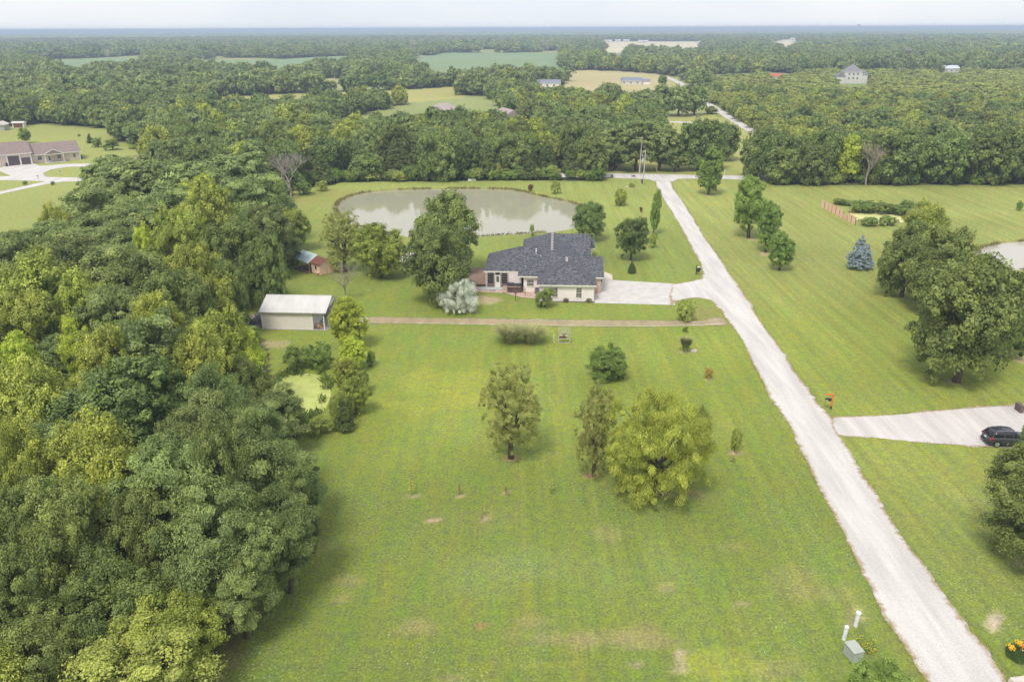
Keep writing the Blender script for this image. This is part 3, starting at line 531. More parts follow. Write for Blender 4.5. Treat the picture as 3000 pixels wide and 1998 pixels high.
# screened porch
for a_,b_,c_ in ((.72,1.72,.62),(3.0,3.95,.62),(2.0,2.75,2.15)): sp_=MB(); sp_.box(a_,b_,-.06,.04,c_,2.5); sp_.build('porch_screen',SCREEN,H1)
for a_,b_ in ((.6,1.8),(2.9,4.05)): kb=MB(); kb.box(a_,b_,-.07,.045,.03,.6); kb.build('porch_kneewall',mat('mauve_panel',(.17,.12,.115),.7),H1)
pf=MB()
for u in (.56,.68,1.76,1.88,2.86,2.96,4.0,4.1): pf.box(u-.03,u+.03,-.11,-.05,0.03,2.54)
for z in (1.02,1.42,1.82,2.2): 
    pf.box(.71,1.73,-.085,-.062,z-.015,z+.015); pf.box(2.99,3.97,-.085,-.062,z-.015,z+.015)
for z in (.6,2.5): pf.box(.6,1.86,-.10,-.052,z-.025,z+.025); pf.box(2.88,4.1,-.10,-.052,z-.025,z+.025)
pf.build('porch_frame',mat('mauve_frame',(.50,.42,.39),.6),H1)
dr=MB(); dr.box(1.98,2.78,-.13,-.07,.03,2.1); d_=dr.build('door',TRIM,H1); dg=MB(); dg.box(2.16,2.6,-.15,-.131,.95,1.95); pnl=dg.build('pane',SCREEN,d_); 
dm=MB(); [dm.box(2.15,2.61,-.16,-.151,z-.012,z+.012) for z in (1.15,1.35,1.55,1.75)]; dm.build('louvre',TRIM,d_); hh=MB(); hh.box(2.70,2.745,-.18,-.13,.98,1.1); hh.build('handle',STEEL,d_)
# garage side on the right
gd=MB(); gd.box(19.2,19.26,-1.6,4.6,.03,2.3); g_=gd.build('garage_door',TRIM,H1)
bk=MB(); bk.box(17.96,19.24,-2.46,-2.38,0,2.55); bk.box(19.18,19.25,-2.46,-1.65,0,2.55); bk.build('brick_pier',BRICKP,H1)
ed=MB(); ed.box(17.952,17.99,-4.3,-3.4,.03,2.1); e_=ed.build('side_door',TRIM,H1); q=MB(); q.box(17.992,18.0,-4.15,-3.55,1.1,1.95); q.build('pane',GLASS,e_)
lm=MB(); lm.box(18.0,18.14,-4.75,-4.62,1.75,2.0); lm.build('wall_lamp',BLACKP,H1); lm=MB(); lm.box(19.26,19.4,-2.2,-2.05,1.85,2.1); lm.build('wall_lamp',BLACKP,H1)
def LW(u,v,z=0):      # house frame -> world
    t_=math.radians(-3.3); return OX+u*math.cos(t_)-v*math.sin(t_), OY+u*math.sin(t_)+v*math.cos(t_), z
def hp(name,label,cat,u,v,rz=0,z=0,group=None): return thing(name,label,cat,LW(u,v,z),math.radians(-3.3+rz),group)
# deck, patio, fence
WOODD=mat('weathered_deck',(.36,.25,.19),.85,(.17,.11,.085),3,stretch=(.5,6,1)); 
dk=hp('wooden_deck','weathered brown plank deck at the left end of the cream house','deck',-4.4,0)
q=MB(); 
for i in range(36): q.box(0,4.9,.2+i*.27,.2+i*.27+.25,.34,.40)
q.build('deck_boards',WOODD,dk); q=MB(); q.box(0,4.9,.18,10,.05,.335); q.build('deck_base',mat('deck_skirt',(.10,.07,.055),.9),dk)
def rail(name,label,pts,u,v,h=1.0,rz=0,post=.05,z=0):
    r_o=hp(name,label,'fence',u,v,rz,z); a=MB(); b_=MB()
    for (x0,y0),(x1,y1) in zip(pts,pts[1:]):
        l=math.hypot(x1-x0,y1-y0); n=max(1,int(l/.13))
        a.tube([(x0,y0,h),(x1,y1,h)],.025,5); a.tube([(x0,y0,.12),(x1,y1,.12)],.02,5)
        for i in range(n+1): f=i/n; b_.tube([(x0+(x1-x0)*f,y0+(y1-y0)*f,.1),(x0+(x1-x0)*f,y0+(y1-y0)*f,h)],.011,4)
    a.build('rail',IRON,r_o); b_.build('balusters',IRON,r_o)
    for (x,y) in pts: p=MB(); p.tube([(x,y,0),(x,y,h+.06)],post*.7,6); p.build('post',IRON,r_o)
rail('metal_railing','dark metal railing around the left side of the deck',[(-4.3,2.9),(-4.3,0.1),(-1.6,.0),(-1.6,-1.7)],0,0,.95,z=.02)
PATIO=mat('flagstone',(.55,.40,.33),.9,(.40,.28,.235),1.8,detail=8,contrast=(.42,.58))
def hsheet(name,pts,z,m_,label=None):
    sheet(name,np.array([LW(*p)[:2] for p in pts]),z,m_,.03,.5,0)
hsheet('stone_patio',[(-1.7,-.2),(-2.1,-1.2),(-1.9,-2.6),(1,-2.9),(3.8,-3.1),(4.9,-4.1),(6.4,-5.2),(9.4,-6.0),(9.5,-2.2),(6.7,-2.2),(6.3,0.1),(0,.1)],.03,PATIO)
hsheet('patio_slab',[(-.6,-.1),(-.8,-1.5),(3.3,-1.7),(3.3,-.1)],.06,mat('blue_concrete',(.42,.44,.44),.8,(.35,.37,.37)))
hsheet('foundation_bed',[(9.4,-7.3),(18.1,-7.35),(18.1,-6.8),(9.4,-6.8)],.02,mat('dark_mulch',(.12,.11,.11),.95))
mtp=hp('door_mat','brown door mat on the patio below the screen porch','mat',1.6,-2.05); q=MB(); q.box(-.55,.55,-.12,.12,.062,.085); q.build('pad',mat('brown_mat',(.16,.11,.09),.9),mtp)
# hot tub with wooden frame
ht=hp('hot_tub','square hot tub under a black cover behind a low wooden rail','hot tub',5.3,-1.9)
q=MB(); q.box(-1.15,1.15,-1.05,1.0,.03,.85); q.build('tub_shell',mat('mauve_tub',(.13,.095,.095),.6,stretch=(8,8,.3)),ht)
q=MB(); q.prism([(-1.2,-1.1),(1.2,-1.1),(1.2,1.05),(-1.2,1.05)],'z',.86,1.0); q.prism([(-1.25,-.1),(-.2,-.1),(-.2,1.1),(-1.25,1.1)],'z',1.0,1.1); q.build('cover',mat('black_vinyl',(.025,.027,.034),.45),ht)
st_=hp('wooden_steps','short wooden steps between porch door and hot tub','steps',3.75,-1.2); q=MB(); q.box(-.4,.4,-.5,0,.03,.3); q.build('lower_tread',mat('pale_wood',(.50,.38,.27),.8),st_); q=MB(); q.box(-.4,.4,-.0,.35,.03,.55); q.build('upper_tread',MATS['pale_wood'],st_)
rl=hp('wooden_rail','pale wooden rail on two posts in front of the hot tub','rail',5.2,-3.15); q=MB(); q.box(-1.2,1.1,-.04,.04,1.0,1.1); q.build('top_rail',MATS['pale_wood'],rl); 
for x in (-1.15,1.7,-1.75): q=MB(); q.box(x-.05,x+.05,-.05,.05,0,1.15); q.build('post',MATS['pale_wood'],rl)
sgp=hp('plant_stake','thin dark stake at the edge of the stone patio','stake',7.1,-4.6); q=MB(); q.tube([(0,0,0),(0,0,1.3)],.03,6); q.build('pole',IRON,sgp); q=MB(); q.box(-.05,.05,-.05,.05,0,.05); q.build('foot',IRON,sgp)
ac=hp('air_conditioner','grey air conditioner unit between the round bush and the cream wall','air conditioner',9.0,-3.1); q=MB(); q.box(-.4,.4,-.4,.4,.05,.85); q.build('housing',mat('ac_grey',(.22,.22,.23),.6,(.10,.10,.11),30,stretch=(.1,.1,4)),ac); q=MB(); q.tube([(0,0,.85),(0,0,.9)],.33,14); q.build('fan_grille',BLACKP,ac)
gr=hp('barbecue_grill','covered barbecue grill with white lid on the deck corner','grill',-5.2,-1.1); q=MB(); q.box(-.5,.4,-.3,.3,.1,.85); q.build('cabinet',BLACKP,gr); q=MB(); q.prism([(-.3,.9),(.3,.9),(.25,1.15),(-.1,1.25),(-.28,1.1)],'x',-.55,.45); q.build('lid',WHITE,gr); q=MB(); q.box(.45,.75,-.3,.3,.5,.56); q.build('side_shelf',WHITE,gr)
for u,c in ((13.6,(.45,.20,.15)),(17.2,(.38,.33,.12))):
    fp=hp('flower_clump','small flowering plant with reddish blooms below the garage wall' if u<14 else 'small yellowish plant by the garage corner','plant',u,-7.2); rg_=np.random.default_rng(int(u)); q=MB(); q2=MB()
    for _ in range(160):
        a=rg_.random()*6.28; r=.45*rg_.random()**.5; z=.1+.65*rg_.random()*(1-r); x,y=math.cos(a)*r,math.sin(a)*r; s_=.07; tgt=q if rg_.random()<.6 else q2
        dx,dy,dz=rg_.normal(size=3)*.06; tgt.add([(x-s_,y,z),(x+dx,y-s_+dy,z+dz),(x+s_,y,z+dy),(x+dx,y+s_,z-dz)],[(0,1,2,3)])
    q.build('foliage',SPEC['SHR']['mat'],fp,recalc=False); q2.build('blooms',mat('bloom%d'%int(u),c,.7),fp,recalc=False)
# ---- white metal shed
WMET=mat('white_metal_roof',(.60,.58,.56),.35,(.53,.51,.49),.8,detail=5,stretch=(1,.2,1)); WSID=siding('ribbed_metal',(.84,.77,.73),18,False,.9)
sx,sy=-35.75,106.95
SH=thing('metal_shed','white metal-roofed shed with open bay at its right end','shed',(sx,sy,0),math.radians(-3.5))
WIDTH=7.1
q=MB(); q.box(0,7.35,.08,.16,0,2.55); q.box(0,.08,.16,WIDTH-.1,0,2.55); q.box(.08,9.,WIDTH-.18,WIDTH-.1,0,2.55); q.box(7.27,7.35,.16,4.8,0,2.55); q.prism([(.1,2.55),(WIDTH-.1,2.55),(WIDTH/2,3.85)],'x',0,.08)
q.build('wall',WSID,SH)
q=MB(); q.prism([(.1,2.55),(WIDTH-.1,2.55),(WIDTH/2,3.82)],'x',8.98,9.06); q.build('gable_panel',WHITE,SH)
q=MB(); q.prism([(-.2,2.56),(WIDTH/2,3.92),(WIDTH/2,3.98),(-.2,2.62)],'x',-.25,9.45); q.prism([(WIDTH+.2,2.56),(WIDTH/2,3.922),(WIDTH/2,3.982),(WIDTH+.2,2.62)],'x',-.25,9.45); rfs=q.build('roof',WMET,SH)
q=MB(); [q.box(x,x+.03,-.18,WIDTH/2,0,.03) for x in ()]; 
for i in range(28): x=-.1+i*.345; q.add([(x,-.2,2.622),(x+.05,-.2,2.622),(x+.05,WIDTH/2,3.982),(x,WIDTH/2,3.982),(x+.025,-.2,2.66),(x+.025,WIDTH/2,4.02)],[(0,4,5,3),(4,1,2,5),(0,1,4),(3,5,2)])
q.tube([(-.25,WIDTH/2,4.0),(9.45,WIDTH/2,4.0)],.07,6); q.build('roof_ribs',WMET,rfs)
q=MB(); q.box(-.25,9.45,-.26,-.2,2.5,2.64); q.box(7.35,9.1,.06,.2,2.28,2.55); q.build('gutter',mat('grey_gutter',(.40,.36,.33),.5),SH)
for (x,y) in ((9.0,.13),(9.0,WIDTH-.2),(7.35,.1),(0.02,.1)): q=MB(); q.box(x-.07,x+.07,y-.05,y+.07,0,2.5); q.build('post',WHITE,SH)
q=MB(); q.tube([(9.1,2.6,3.0),(9.14,2.6,3.0)],.26,14); q.build('wall_clock',mat('clock_grey',(.2,.2,.22),.5),SH)
sheet('shed_floor',np.array([(sx+math.cos(math.radians(-3.5))*a-math.sin(math.radians(-3.5))*b_,sy+math.sin(math.radians(-3.5))*a+math.cos(math.radians(-3.5))*b_) for a,b_ in ((-.1,-.1),(9.3,-.1),(10.6,3),(10.4,7),(0,7))]),.02,mat('shed_slab',(.36,.36,.37),.8),0,1,0)
def SW(a,b_): t_=math.radians(-3.5); return (sx+math.cos(t_)*a-math.sin(t_)*b_,sy+math.sin(t_)*a+math.cos(t_)*b_,0)
fw=thing('firewood_pile','heap of split firewood in the open bay of the shed','firewood',SW(8.15,.9)); rg_=np.random.default_rng(5); q=MB()
for i in range(90):
    a=rg_.random()*3.14; r=.75*rg_.random()**.5; b2=rg_.random()*6.28; x,y=math.cos(b2)*r,math.sin(b2)*r*.9; z=.06+(.75-r*.8)*rg_.random(); dx,dy,dz=math.cos(a)*.2,math.sin(a)*.2,rg_.normal()*.05
    q.tube([(x-dx,y-dy,max(.06,z-dz)),(x+dx,y+dy,max(.06,z+dz))],.055+.02*rg_.random(),5)
q.build('logs',mat('split_wood',(.50,.33,.24),.85,(.30,.18,.13),6),fw)
rg_=np.random.default_rng(9)
tr=thing('garden_tractor','small riding mower with white bonnet behind the shed bay','tractor',SW(10.2,4.6),.5); q=MB(); q.prism([(-.35,.35),(.35,.35),(.3,.8),(-.3,.8)],'x',-.2,.75); q.build('bonnet',WHITE,tr); q=MB(); q.box(-.95,-.2,-.4,.4,.3,.5); q.box(-.8,-.4,-.25,.25,.5,.62); q.box(-.85,-.75,-.25,.25,.6,.95); q.build('seat',BLACKP,tr)
for x,y,r in ((-.7,-.5,.3),(-.7,.5,.3),(.5,-.42,.2),(.5,.42,.2)): q=MB(); q.tube([(x,y-.1,r),(x,y+.1,r)],r,14); q.build('wheel',BLACKP,tr)
jk=thing('junk_pile','heap of dark scrap beside the left wall of the shed','scrap heap',(SW(-1.6,3.2))); q=MB()
for i in range(40): x,y=rg_.normal()*.7,rg_.normal()*1.1; z=.1+.4*rg_.random(); s_=.12+.2*rg_.random(); q.tube([(x,y,0),(x+rg_.normal()*.4,y+rg_.normal()*.4,z+s_)],[s_*.8,s_*.5],5)
q.box(-1.2,1.2,-1.8,1.6,-.02,.06); q.build('scrap',mat('scrap_metal',(.20,.19,.20),.8,(.06,.06,.065),4),jk)
# ---- coop: tan hut with run
cx_,cy2=G(740+1115/5.6,720+500/5.6)
CP=thing('chicken_coop','tan wooden hut with brown shingle roof in front of the dark trees','hut',(cx_,cy2,0),math.radians(45))
PEACH=siding('peach_siding',(.80,.55,.42),14,False,.8)
q=MB(); q.box(0,2.75,0,2.75,.1,2.0); q.prism([(0,2.0),(2.75,2.0),(1.375,2.72)],'y',.002,2.748); q.build('wall',PEACH,CP)
q=MB(); q.prism([(-.2,1.93),(1.375,2.78),(1.375,2.84),(-.2,1.99)],'y',-.15,2.9); q.prism([(2.95,1.93),(1.375,2.782),(1.375,2.842),(2.95,1.99)],'y',-.15,2.9); q.build('roof',ROOFB,CP)
q=MB(); q.box(-.03,0,1.1,1.6,1.0,1.6); q.build('window',SCREEN,CP); q=MB(); q.box(1.36,1.39,-.02,0,.2,2.3); q.box(1.0,1.06,-.04,0,1.2,1.35); q.build('door_seam',mat('door_grey',(.30,.22,.17),.7),CP)
RN=thing('coop_run','fenced run under a pale teal metal roof joined behind the hut','chicken run',(cx_,cy2,0),math.radians(45)); TEAL=mat('teal_metal',(.50,.60,.60),.4,(.44,.54,.55),1.5)
q=MB(); q.prism([(-.5,1.80),(1.6,2.92),(1.6,2.97),(-.5,1.85)],'y',2.92,7.9); q.prism([(3.3,1.95),(1.6,2.922),(1.6,2.972),(3.3,2.0)],'y',2.92,7.9); q.build('roof',TEAL,RN)
for x in (-.3,3.1):
    for y in (3.0,5.4,7.7): q=MB(); q.box(x-.05,x+.05,y-.05,y+.05,0,1.9); q.build('post',mat('post_wood',(.40,.27,.18),.8),RN)
q=MB()
for y in np.arange(3,7.71,.18): q.tube([(-.3,y,.1),(-.3,y,1.85)],.008,3)
for z in np.arange(.1,1.9,.2): q.tube([(-.3,3,z),(-.3,7.7,z)],.008,3); q.tube([(-.3,7.7,z),(3.1,7.7,z)],.008,3)
q.build('wire_mesh',IRON,RN)
q=MB(); q.box(-.45,-.3,2.7,7.9,0,.18); q.build('sill_timber',mat('timber_sill',(.46,.33,.22),.8),RN)
sheet('coop_yard',np.array([(cx_+(a-b_)*.7071,cy2+(a+b_)*.7071) for a,b_ in ((-.7,2.6),(-.9,7.9),(3.2,7.9),(3.2,2.6))]),.02,mat('dark_earth',(.10,.065,.05),.95),.05,.5,0)
bxx=thing('feed_bin','small white-lidded bin against the left wall of the tan hut','bin',(cx_-.45,cy2+.25,0),.8); q=MB(); q.box(-.2,.2,-.2,.2,0,.55); q.build('tub',mat('terracotta',(.40,.24,.16),.8),bxx); q=MB(); q.box(-.22,.22,-.22,.22,.552,.62); q.build('lid',WHITE,bxx)
pt=thing('clay_pots','terracotta pots beside the right wall of the tan hut','pots',(cx_+2.6,cy2+2.6,0)); 
for i in range(3): q=MB(); q.tube([(i*.35,i*.1,0),(i*.35,i*.1,.4)],[.14,.2],10); q.build('pot',MATS['terracotta'],pt)
# ---- tan house at left
def L1(u,v,ox=-159.5,oy=254.4,dg=36.4): t_=math.radians(dg); return ox+u*math.cos(t_)-v*math.sin(t_), oy+u*math.sin(t_)+v*math.cos(t_)
TH=thing('tan_house','long tan house with taupe roof and two garage doors by the cul-de-sac','house',(-159.5,254.4,0),math.radians(36.4))
q=MB(); q.box(-2.2,7.4,0,13.4,0,3.55); q.box(7.0,21.6,1.0,14,0,2.7); q.prism([(0,3.6),(13.4,3.6),(6.7,6.3)],'x',7.2,7.4); q.prism([(1,2.7),(14,2.7),(7.5,5.3)],'x',21.3,21.6); q.build('wall',TAN,TH)
q=MB(); roof(q,-2.8,7.9,-.5,13.9,3.6,.42,'u',False,False); roof(q,7.6,22.1,.5,14.5,2.75,.4,'u',False,False); rft=q.build('roof',ROOFT,TH)
q=MB(); roof(q,10.8,16.7,-1.3,4.5,2.78,.5,'v',False,False); q.build('porch_roof',ROOFT,TH)
q=MB(); fascia(q,-2.8,7.9,-.5,13.9,3.6,.2); fascia(q,7.6,22.1,.5,14.5,2.75,.2,.003); fascia(q,10.8,16.7,-1.3,4.5,2.78,.2,.006)
for (a,b_) in ((10.8,13.75),(16.7,13.75)): q.prism([(a,2.62),(b_,4.1),(b_,4.32),(a,2.84)],'y',-1.36,-1.3)
q.build('fascia',WHITE,TH)
q=MB(); q.prism([(11.1,2.8),(16.4,2.8),(13.75,4.05)],'y',-1.295,-1.2); q.build('gable',mat('grey_gable',(.38,.36,.33),.7),TH)
GDR=mat('brown_door',(.11,.085,.095),.6)
for (a,b_,zt) in ((.9,4.0,2.9),(4.5,7.0,2.2)): q=MB(); q.box(a,b_,-.06,-.01,0.02,zt); q.build('garage_door',GDR,TH)
for a_ in ((-2.2,-2.0,-.1,.0,0,3.5),(.55,.85,-.05,-.005,0,3.4),(4.08,4.4,-.05,-.005,0,3.4),(7.15,7.42,-.05,-.005,0,3.4),(21.4,21.63,.9,1.0,0,2.6)): q=MB(); q.box(*a_); q.build('corner_trim',WHITE,TH)
for (u,w_) in ((9.8,1.2),(15.4,1.1),(19.9,.8)): window(TH,u,1.0,.9,2.1,w_,rows=2,cols=2,mt=WHITE)
for x in (11.1,16.4): q=MB(); q.box(x-.1,x+.1,-1.2,-1.0,0,2.6); q.build('column',WHITE,TH)
q=MB(); q.box(12.1,13.0,.92,.99,.1,2.15); e_=q.build('door',WHITE,TH); q=MB(); q.box(12.3,12.8,.88,.918,.5,1.9); q.build('pane',GLASS,e_)
q=MB(); q.box(10.9,17.2,-1.4,1,0,.1); q.build('porch_slab',CONC,TH)
bb=thing('rain_barrel','blue barrel at the right end of the tan house','barrel',(*L1(22.1,2.2),0)); q=MB(); q.tube([(0,0,0),(0,0,.5),(0,0,1.0)],[.28,.33,.28],12); q.build('body',mat('blue_plastic',(.05,.09,.25),.5),bb); q=MB(); q.tube([(0,0,1.0),(0,0,1.04)],.2,10); q.build('lid',BLACKP,bb)
tb=thing('trash_bin','dark wheeled bin left of the big garage door of the tan house','bin',(*L1(.2,-.6),0),.6); q=MB(); q.prism([(-.25,.05),(.25,.05),(.3,1.0),(-.3,1.0)],'x',-.28,.28); q.build('body',BLACKP,tb); q=MB(); q.box(-.31,.31,-.33,.33,1.0,1.07); q.build('lid',BLACKP,tb)
# small sheds far left
def small_house(name,label,px_,py_,w_,d_,h,rise,rotd,wm,rm,z=0,cat='shed',ax='u',hip=False,extra=None):
    X,Y=G(px_,py_,z); t=thing(name,label,cat,(X,Y,0),math.radians(rotd)); q=MB(); q.box(-w_/2,w_/2,0,d_,0,h)
    if not hip:
        if ax=='u': q.prism([(0,h),(d_,h),(d_/2,h+rise*.93)],'x',-w_/2+.02,w_/2-.02)
        else: q.prism([(-w_/2,h),(w_/2,h),(0,h+rise*.93)],'y',.02,d_-.02)
    q.build('wall',wm,t); q=MB(); o_=.35; hw=(d_/2 if ax=='u' else w_/2)+o_; roof(q,-w_/2-o_,w_/2+o_,-o_,d_+o_,h+.02,rise/hw,ax,hip,hip); q.build('roof',rm,t)
    q=MB(); fascia(q,-w_/2-o_,w_/2+o_,-o_,d_+o_,h+.02,.18); q.build('fascia',WHITE,t)
    if extra: extra(t)
    return t
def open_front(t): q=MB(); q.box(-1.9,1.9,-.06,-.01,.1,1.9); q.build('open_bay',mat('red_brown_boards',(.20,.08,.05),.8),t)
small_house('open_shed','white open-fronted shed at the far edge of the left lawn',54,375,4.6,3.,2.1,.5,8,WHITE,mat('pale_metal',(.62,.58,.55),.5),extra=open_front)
small_house('garden_shed','grey shed with pale roof at the very left edge',-2,384,4.2,6,2.4,1.2,12,mat('grey_siding',(.42,.41,.41),.7),MATS['pale_metal'],ax='v')
# red pavilion
X,Y=G(425,478); pv=thing('red_pavilion','small pavilion with dusty red roof beside the pale gravel lane','pavilion',(X,Y,0),.3); q=MB(); roof(q,-2.2,2.2,-1.6,1.6,2.1,.35,'u',False,False); q.build('roof',mat('dusty_red_metal',(.34,.17,.16),.5),pv)
for x in (-1.9,1.9):
    for y in (-1.3,1.3): q=MB(); q.box(x-.07,x+.07,y-.07,y+.07,0,2.1); q.build('post',mat('red_post',(.25,.05,.04),.7),pv)
q=MB(); q.box(-1.3,1.3,-.5,.5,.6,.8); q.box(-1.2,-1.,-.3,.3,0,.6); q.box(1.,1.2,-.3,.3,0,.6); q.build('table',MATS['red_post'],pv)
# ---- far houses among the trees
def brickhouse(t):
    q=MB(); q.box(-9.5,-7.8,-2.5,.0,0,2.6); q.build('porch_block',BRICKR,t); q=MB(); q.box(-5.2,-4.4,2,2.8,4,7.2); q.build('chimney',WHITE,t)
    for u in (-2,2.5,6): window(t,u,0,.9,2.1,1.3,rows=2,cols=2,mt=WHITE)
small_house('brick_house','brick house with grey hip roof far behind the hedge trees',1502,217,20,13,3.0,3.6,3,BRICKR,ROOFG,cat='house',hip=True,extra=brickhouse)
def slopewin(t):
    for u in (-6,-1,4): window(t,u,0,.9,2.0,1.3,rows=2,cols=2,mt=WHITE)
small_house('grey_roof_house','low house whose blue-grey roof shows above the hedge trees',1607,257,17,11,2.8,2.3,-4,CREAM,mat('blue_grey_roof',(.22,.235,.29),.6),cat='house',extra=slopewin)
def garage_wing(t):
    q=MB(); q.box(8,13.5,1,8,0,2.4); q.build('wing',CREAM,t); q=MB(); roof(q,7.6,14,.6,8.4,2.42,.36,'u',False,False); q.build('wing_roof',MATS['blue_grey_roof'],t); slopewin(t)
small_house('pasture_house','low house with long blue-grey roof on the tan pasture',1852,249,15,10,2.7,2.3,-2,mat('white_wall',(.66,.64,.6),.6),MATS['blue_grey_roof'],cat='house',extra=garage_wing)
def pinkwin(t):
    for u in (-5,0,5): window(t,u,0,.9,2.0,1.3,rows=2,cols=2,mt=WHITE)
small_house('pink_roof_house','house with pinkish hip roof rising out of the middle woods',1300,343,14,10,3.4,2.6,3,mat('pale_pink_wall',(.62,.52,.48),.7),mat('pinkish_roof',(.38,.31,.30),.7),cat='house',hip=True,extra=pinkwin)
small_house('barn','pinkish barn roof half hidden behind the tall trees',1505,372,12,14,3.8,3.2,20,MATS['pale_pink_wall'],MATS['pinkish_roof'],cat='house',ax='v',extra=pinkwin)
def bigwhite(t):
    W=MATS['white_wall']; q=MB(); q.box(-12.5,-6.0,-2,7,0,5.4); q.box(6.2,10.5,1,9,0,6.4); q.prism([(-12.5,5.4),(-6.0,5.4),(-9.25,7.5)],'y',-2.0,-1.9); q.build('wing',W,t); q=MB(); roof(q,-13,-5.6,-2.5,7.5,5.42,.66,'v',False,True); roof(q,5.7,11,.6,9.4,6.42,.6,'u',True,True); q.build('wing_roof',ROOFG,t)
    for u in (-3,0,3): window(t,u,0,3.2,4.6,1.2,rows=2,cols=2,mt=WHITE); window(t,u,0,6.2,7.6,1.2,rows=2,cols=2,mt=WHITE)
small_house('white_house','large white two-storey house with grey hip roofs above the scrub wood',2497,246,13,12,8.6,5.,-8,MATS['white_wall'],ROOFG,cat='house',hip=True,extra=bigwhite)
small_house('distant_house','pale-roofed house among trees at the far right',2790,212,14,10,3.2,2.6,6,MATS['white_wall'],mat('silver_roof',(.60,.62,.66),.4),cat='house',extra=slopewin)
small_house('red_roof_barn','tiny red-roofed barn in the scrub wood',2271,236,9,6,2.6,2.4,-30,MATS['white_wall'],mat('red_roof',(.48,.12,.08),.5),cat='barn',extra=slopewin)
fb=[(1782,125,22,'pale block with white roof left in the far tan field row'),(1885,127,26,'longest pale building beside the far tan field'),(1906,122,20,'pale flat-roofed building at the left end of the tan field'),(1810,124,16,'small white building left of the far tan field'),(1835,124,18,'white shed in the middle of the far building row'),(955,141,24,'white farm building in the far left woods'),(995,147,20,'white metal barn right of the far white farm building'),(1680,134,18,'pinkish far building left of the building row'),(2050,130,10,'small pale farmhouse at the right end of the tan field'),(2322,119,14,'tiny white farm building in the far right clearing')]
for (a,b_,w_,lb) in fb:
    small_house('farm_building',lb,a,b_,w_,w_*.55,4.5,2.4,float(RNG.normal()*10),MATS['white_wall'],MATS['pale_metal'],cat='building',extra=lambda t:(lambda q:(q.box(-2,2,-.06,-.01,.1,3.4),q.build('door',mat('grey_door',(.3,.3,.3),.6),t)))(MB()))
# ------------------------------------------------------------------ street furniture and small things
def at(name,label,cat,px_,py_,rz=0,group=None,z=0): return thing(name,label,cat,(*G(px_,py_,z),z),math.radians(rz),group)
def pc(parent,name,mat_,fn,smooth=False): q=MB(); fn(q); return q.build(name,mat_,parent,smooth)
POLE=mat('pole_wood',(.56,.52,.48),.85,(.40,.36,.33),3,stretch=(4,4,.3))
# utility poles
def upole(label,px_,py_,h,tx,name='utility_pole',r=.17):
    o=at(name,label,'pole',px_,py_); pc(o,'shaft',POLE,lambda q:q.tube([(0,0,-.2),(tx,0,h)],[r,r*.62],10)); return o
P1=upole('taller weathered utility pole behind the cross road',1873,509,10.6,.25)
P2=upole('shorter utility pole with transformer on the near side of the cross road',1884,541,9.3,.15)
for o,h in ((P1,10.2),(P2,8.9)):
    pc(o,'crossarm',POLE,lambda q:q.box(-.75,.1,-.06,.06,h-.05,h+.06))
    for x in (-.7,.0): pc(o,'insulator',mat('grey_porcelain',(.5,.5,.5),.3),lambda q:q.tube([(x,0,h+.06),(x,0,h+.24)],[.06,.04],8))
pc(P2,'transformer',mat('pale_grey_paint',(.62,.63,.62),.4),lambda q:q.tube([(-.42,0,6.2),(-.42,0,7.1)],.22,12)); pc(P2,'lamp',mat('pale_grey_paint',(.62,.63,.62),.4),lambda q:q.tube([(-.5,0,7.7),(-.75,-.1,8.0)],[.2,.1],10)); pc(P2,'meter_box',IRON,lambda q:q.box(-.5,-.12,-.2,.15,.3,1.5)); pc(P1,'service_pipe',POLE,lambda q:q.tube([(.22,0,0),(.25,0,4.2)],.05,6))
def wire(label,a,b_,sag,r=.02):
    q=MB(); a=Vector(a);b_=Vector(b_); n=24
    q.tube([a.lerp(b_,i/n)-Vector((0,0,sag*4*(i/n)*(1-i/n))) for i in range(n+1)],r,4)
    tag(q.build('power_line',mat('wire_grey',(.35,.35,.36),.5)),label,'wire')
p1=Vector((*G(1873,509),10.3)); p2=Vector((*G(1884,541),8.9)); wire('thin wire from the taller utility pole down to the shorter one',p1+Vector((.1,0,-.3)),p2,.3,.012)
wire('thin wire running left from the taller utility pole into the trees',p1,p1+Vector((-55,4,-1)),.6,.012)
for (bx,by,tx,h,lb) in ((1928,509,-2.4,2.9,'yellow guy wire guard leaning beside the cross road, longer one'),(1913,500,-1.6,2.4,'yellow guy wire guard leaning beside the cross road, shorter one')):
    o=at('guy_guard',lb,'guy wire',bx,by); pc(o,'guard',mat('pale_yellow',(.60,.56,.24),.6),lambda q:q.tube([(0,0,0),(-.75,0,1.9)],.06,6)); pc(o,'cable',mat('wire_grey',(.35,.35,.36),.5),lambda q:q.tube([(-.75,0,1.9),(-4.2,0,9.6)],.012,4))
o=at('marker_post','white marker post beside the cross road right of the pear tree','post',2123,513); pc(o,'shaft',WHITE,lambda q:q.tube([(0,0,0),(0,0,1.5)],.09,8)); pc(o,'cap',WHITE,lambda q:q.tube([(0,0,1.5),(0,0,1.56)],.11,8))
o=at('marker_post','tiny white marker post at the junction by the utility pole','post',1901,526); pc(o,'shaft',WHITE,lambda q:q.tube([(0,0,0),(0,0,.7)],.06,8)); pc(o,'cap',WHITE,lambda q:q.tube([(0,0,.7),(0,0,.75)],.075,8))
o=at('sign_frame','small dark hanging sign between two thin posts beside the cross road','sign',1856,522); 
for x in (-.65,.65): pc(o,'post',IRON,lambda q:q.tube([(x,0,0),(x,0,1.15)],.035,6))
pc(o,'top_bar',IRON,lambda q:q.tube([(-.65,0,1.1),(.65,0,1.1)],.03,6)); pc(o,'board',mat('dark_board',(.09,.07,.07),.7),lambda q:q.box(-.38,.38,-.03,.03,.35,.78))
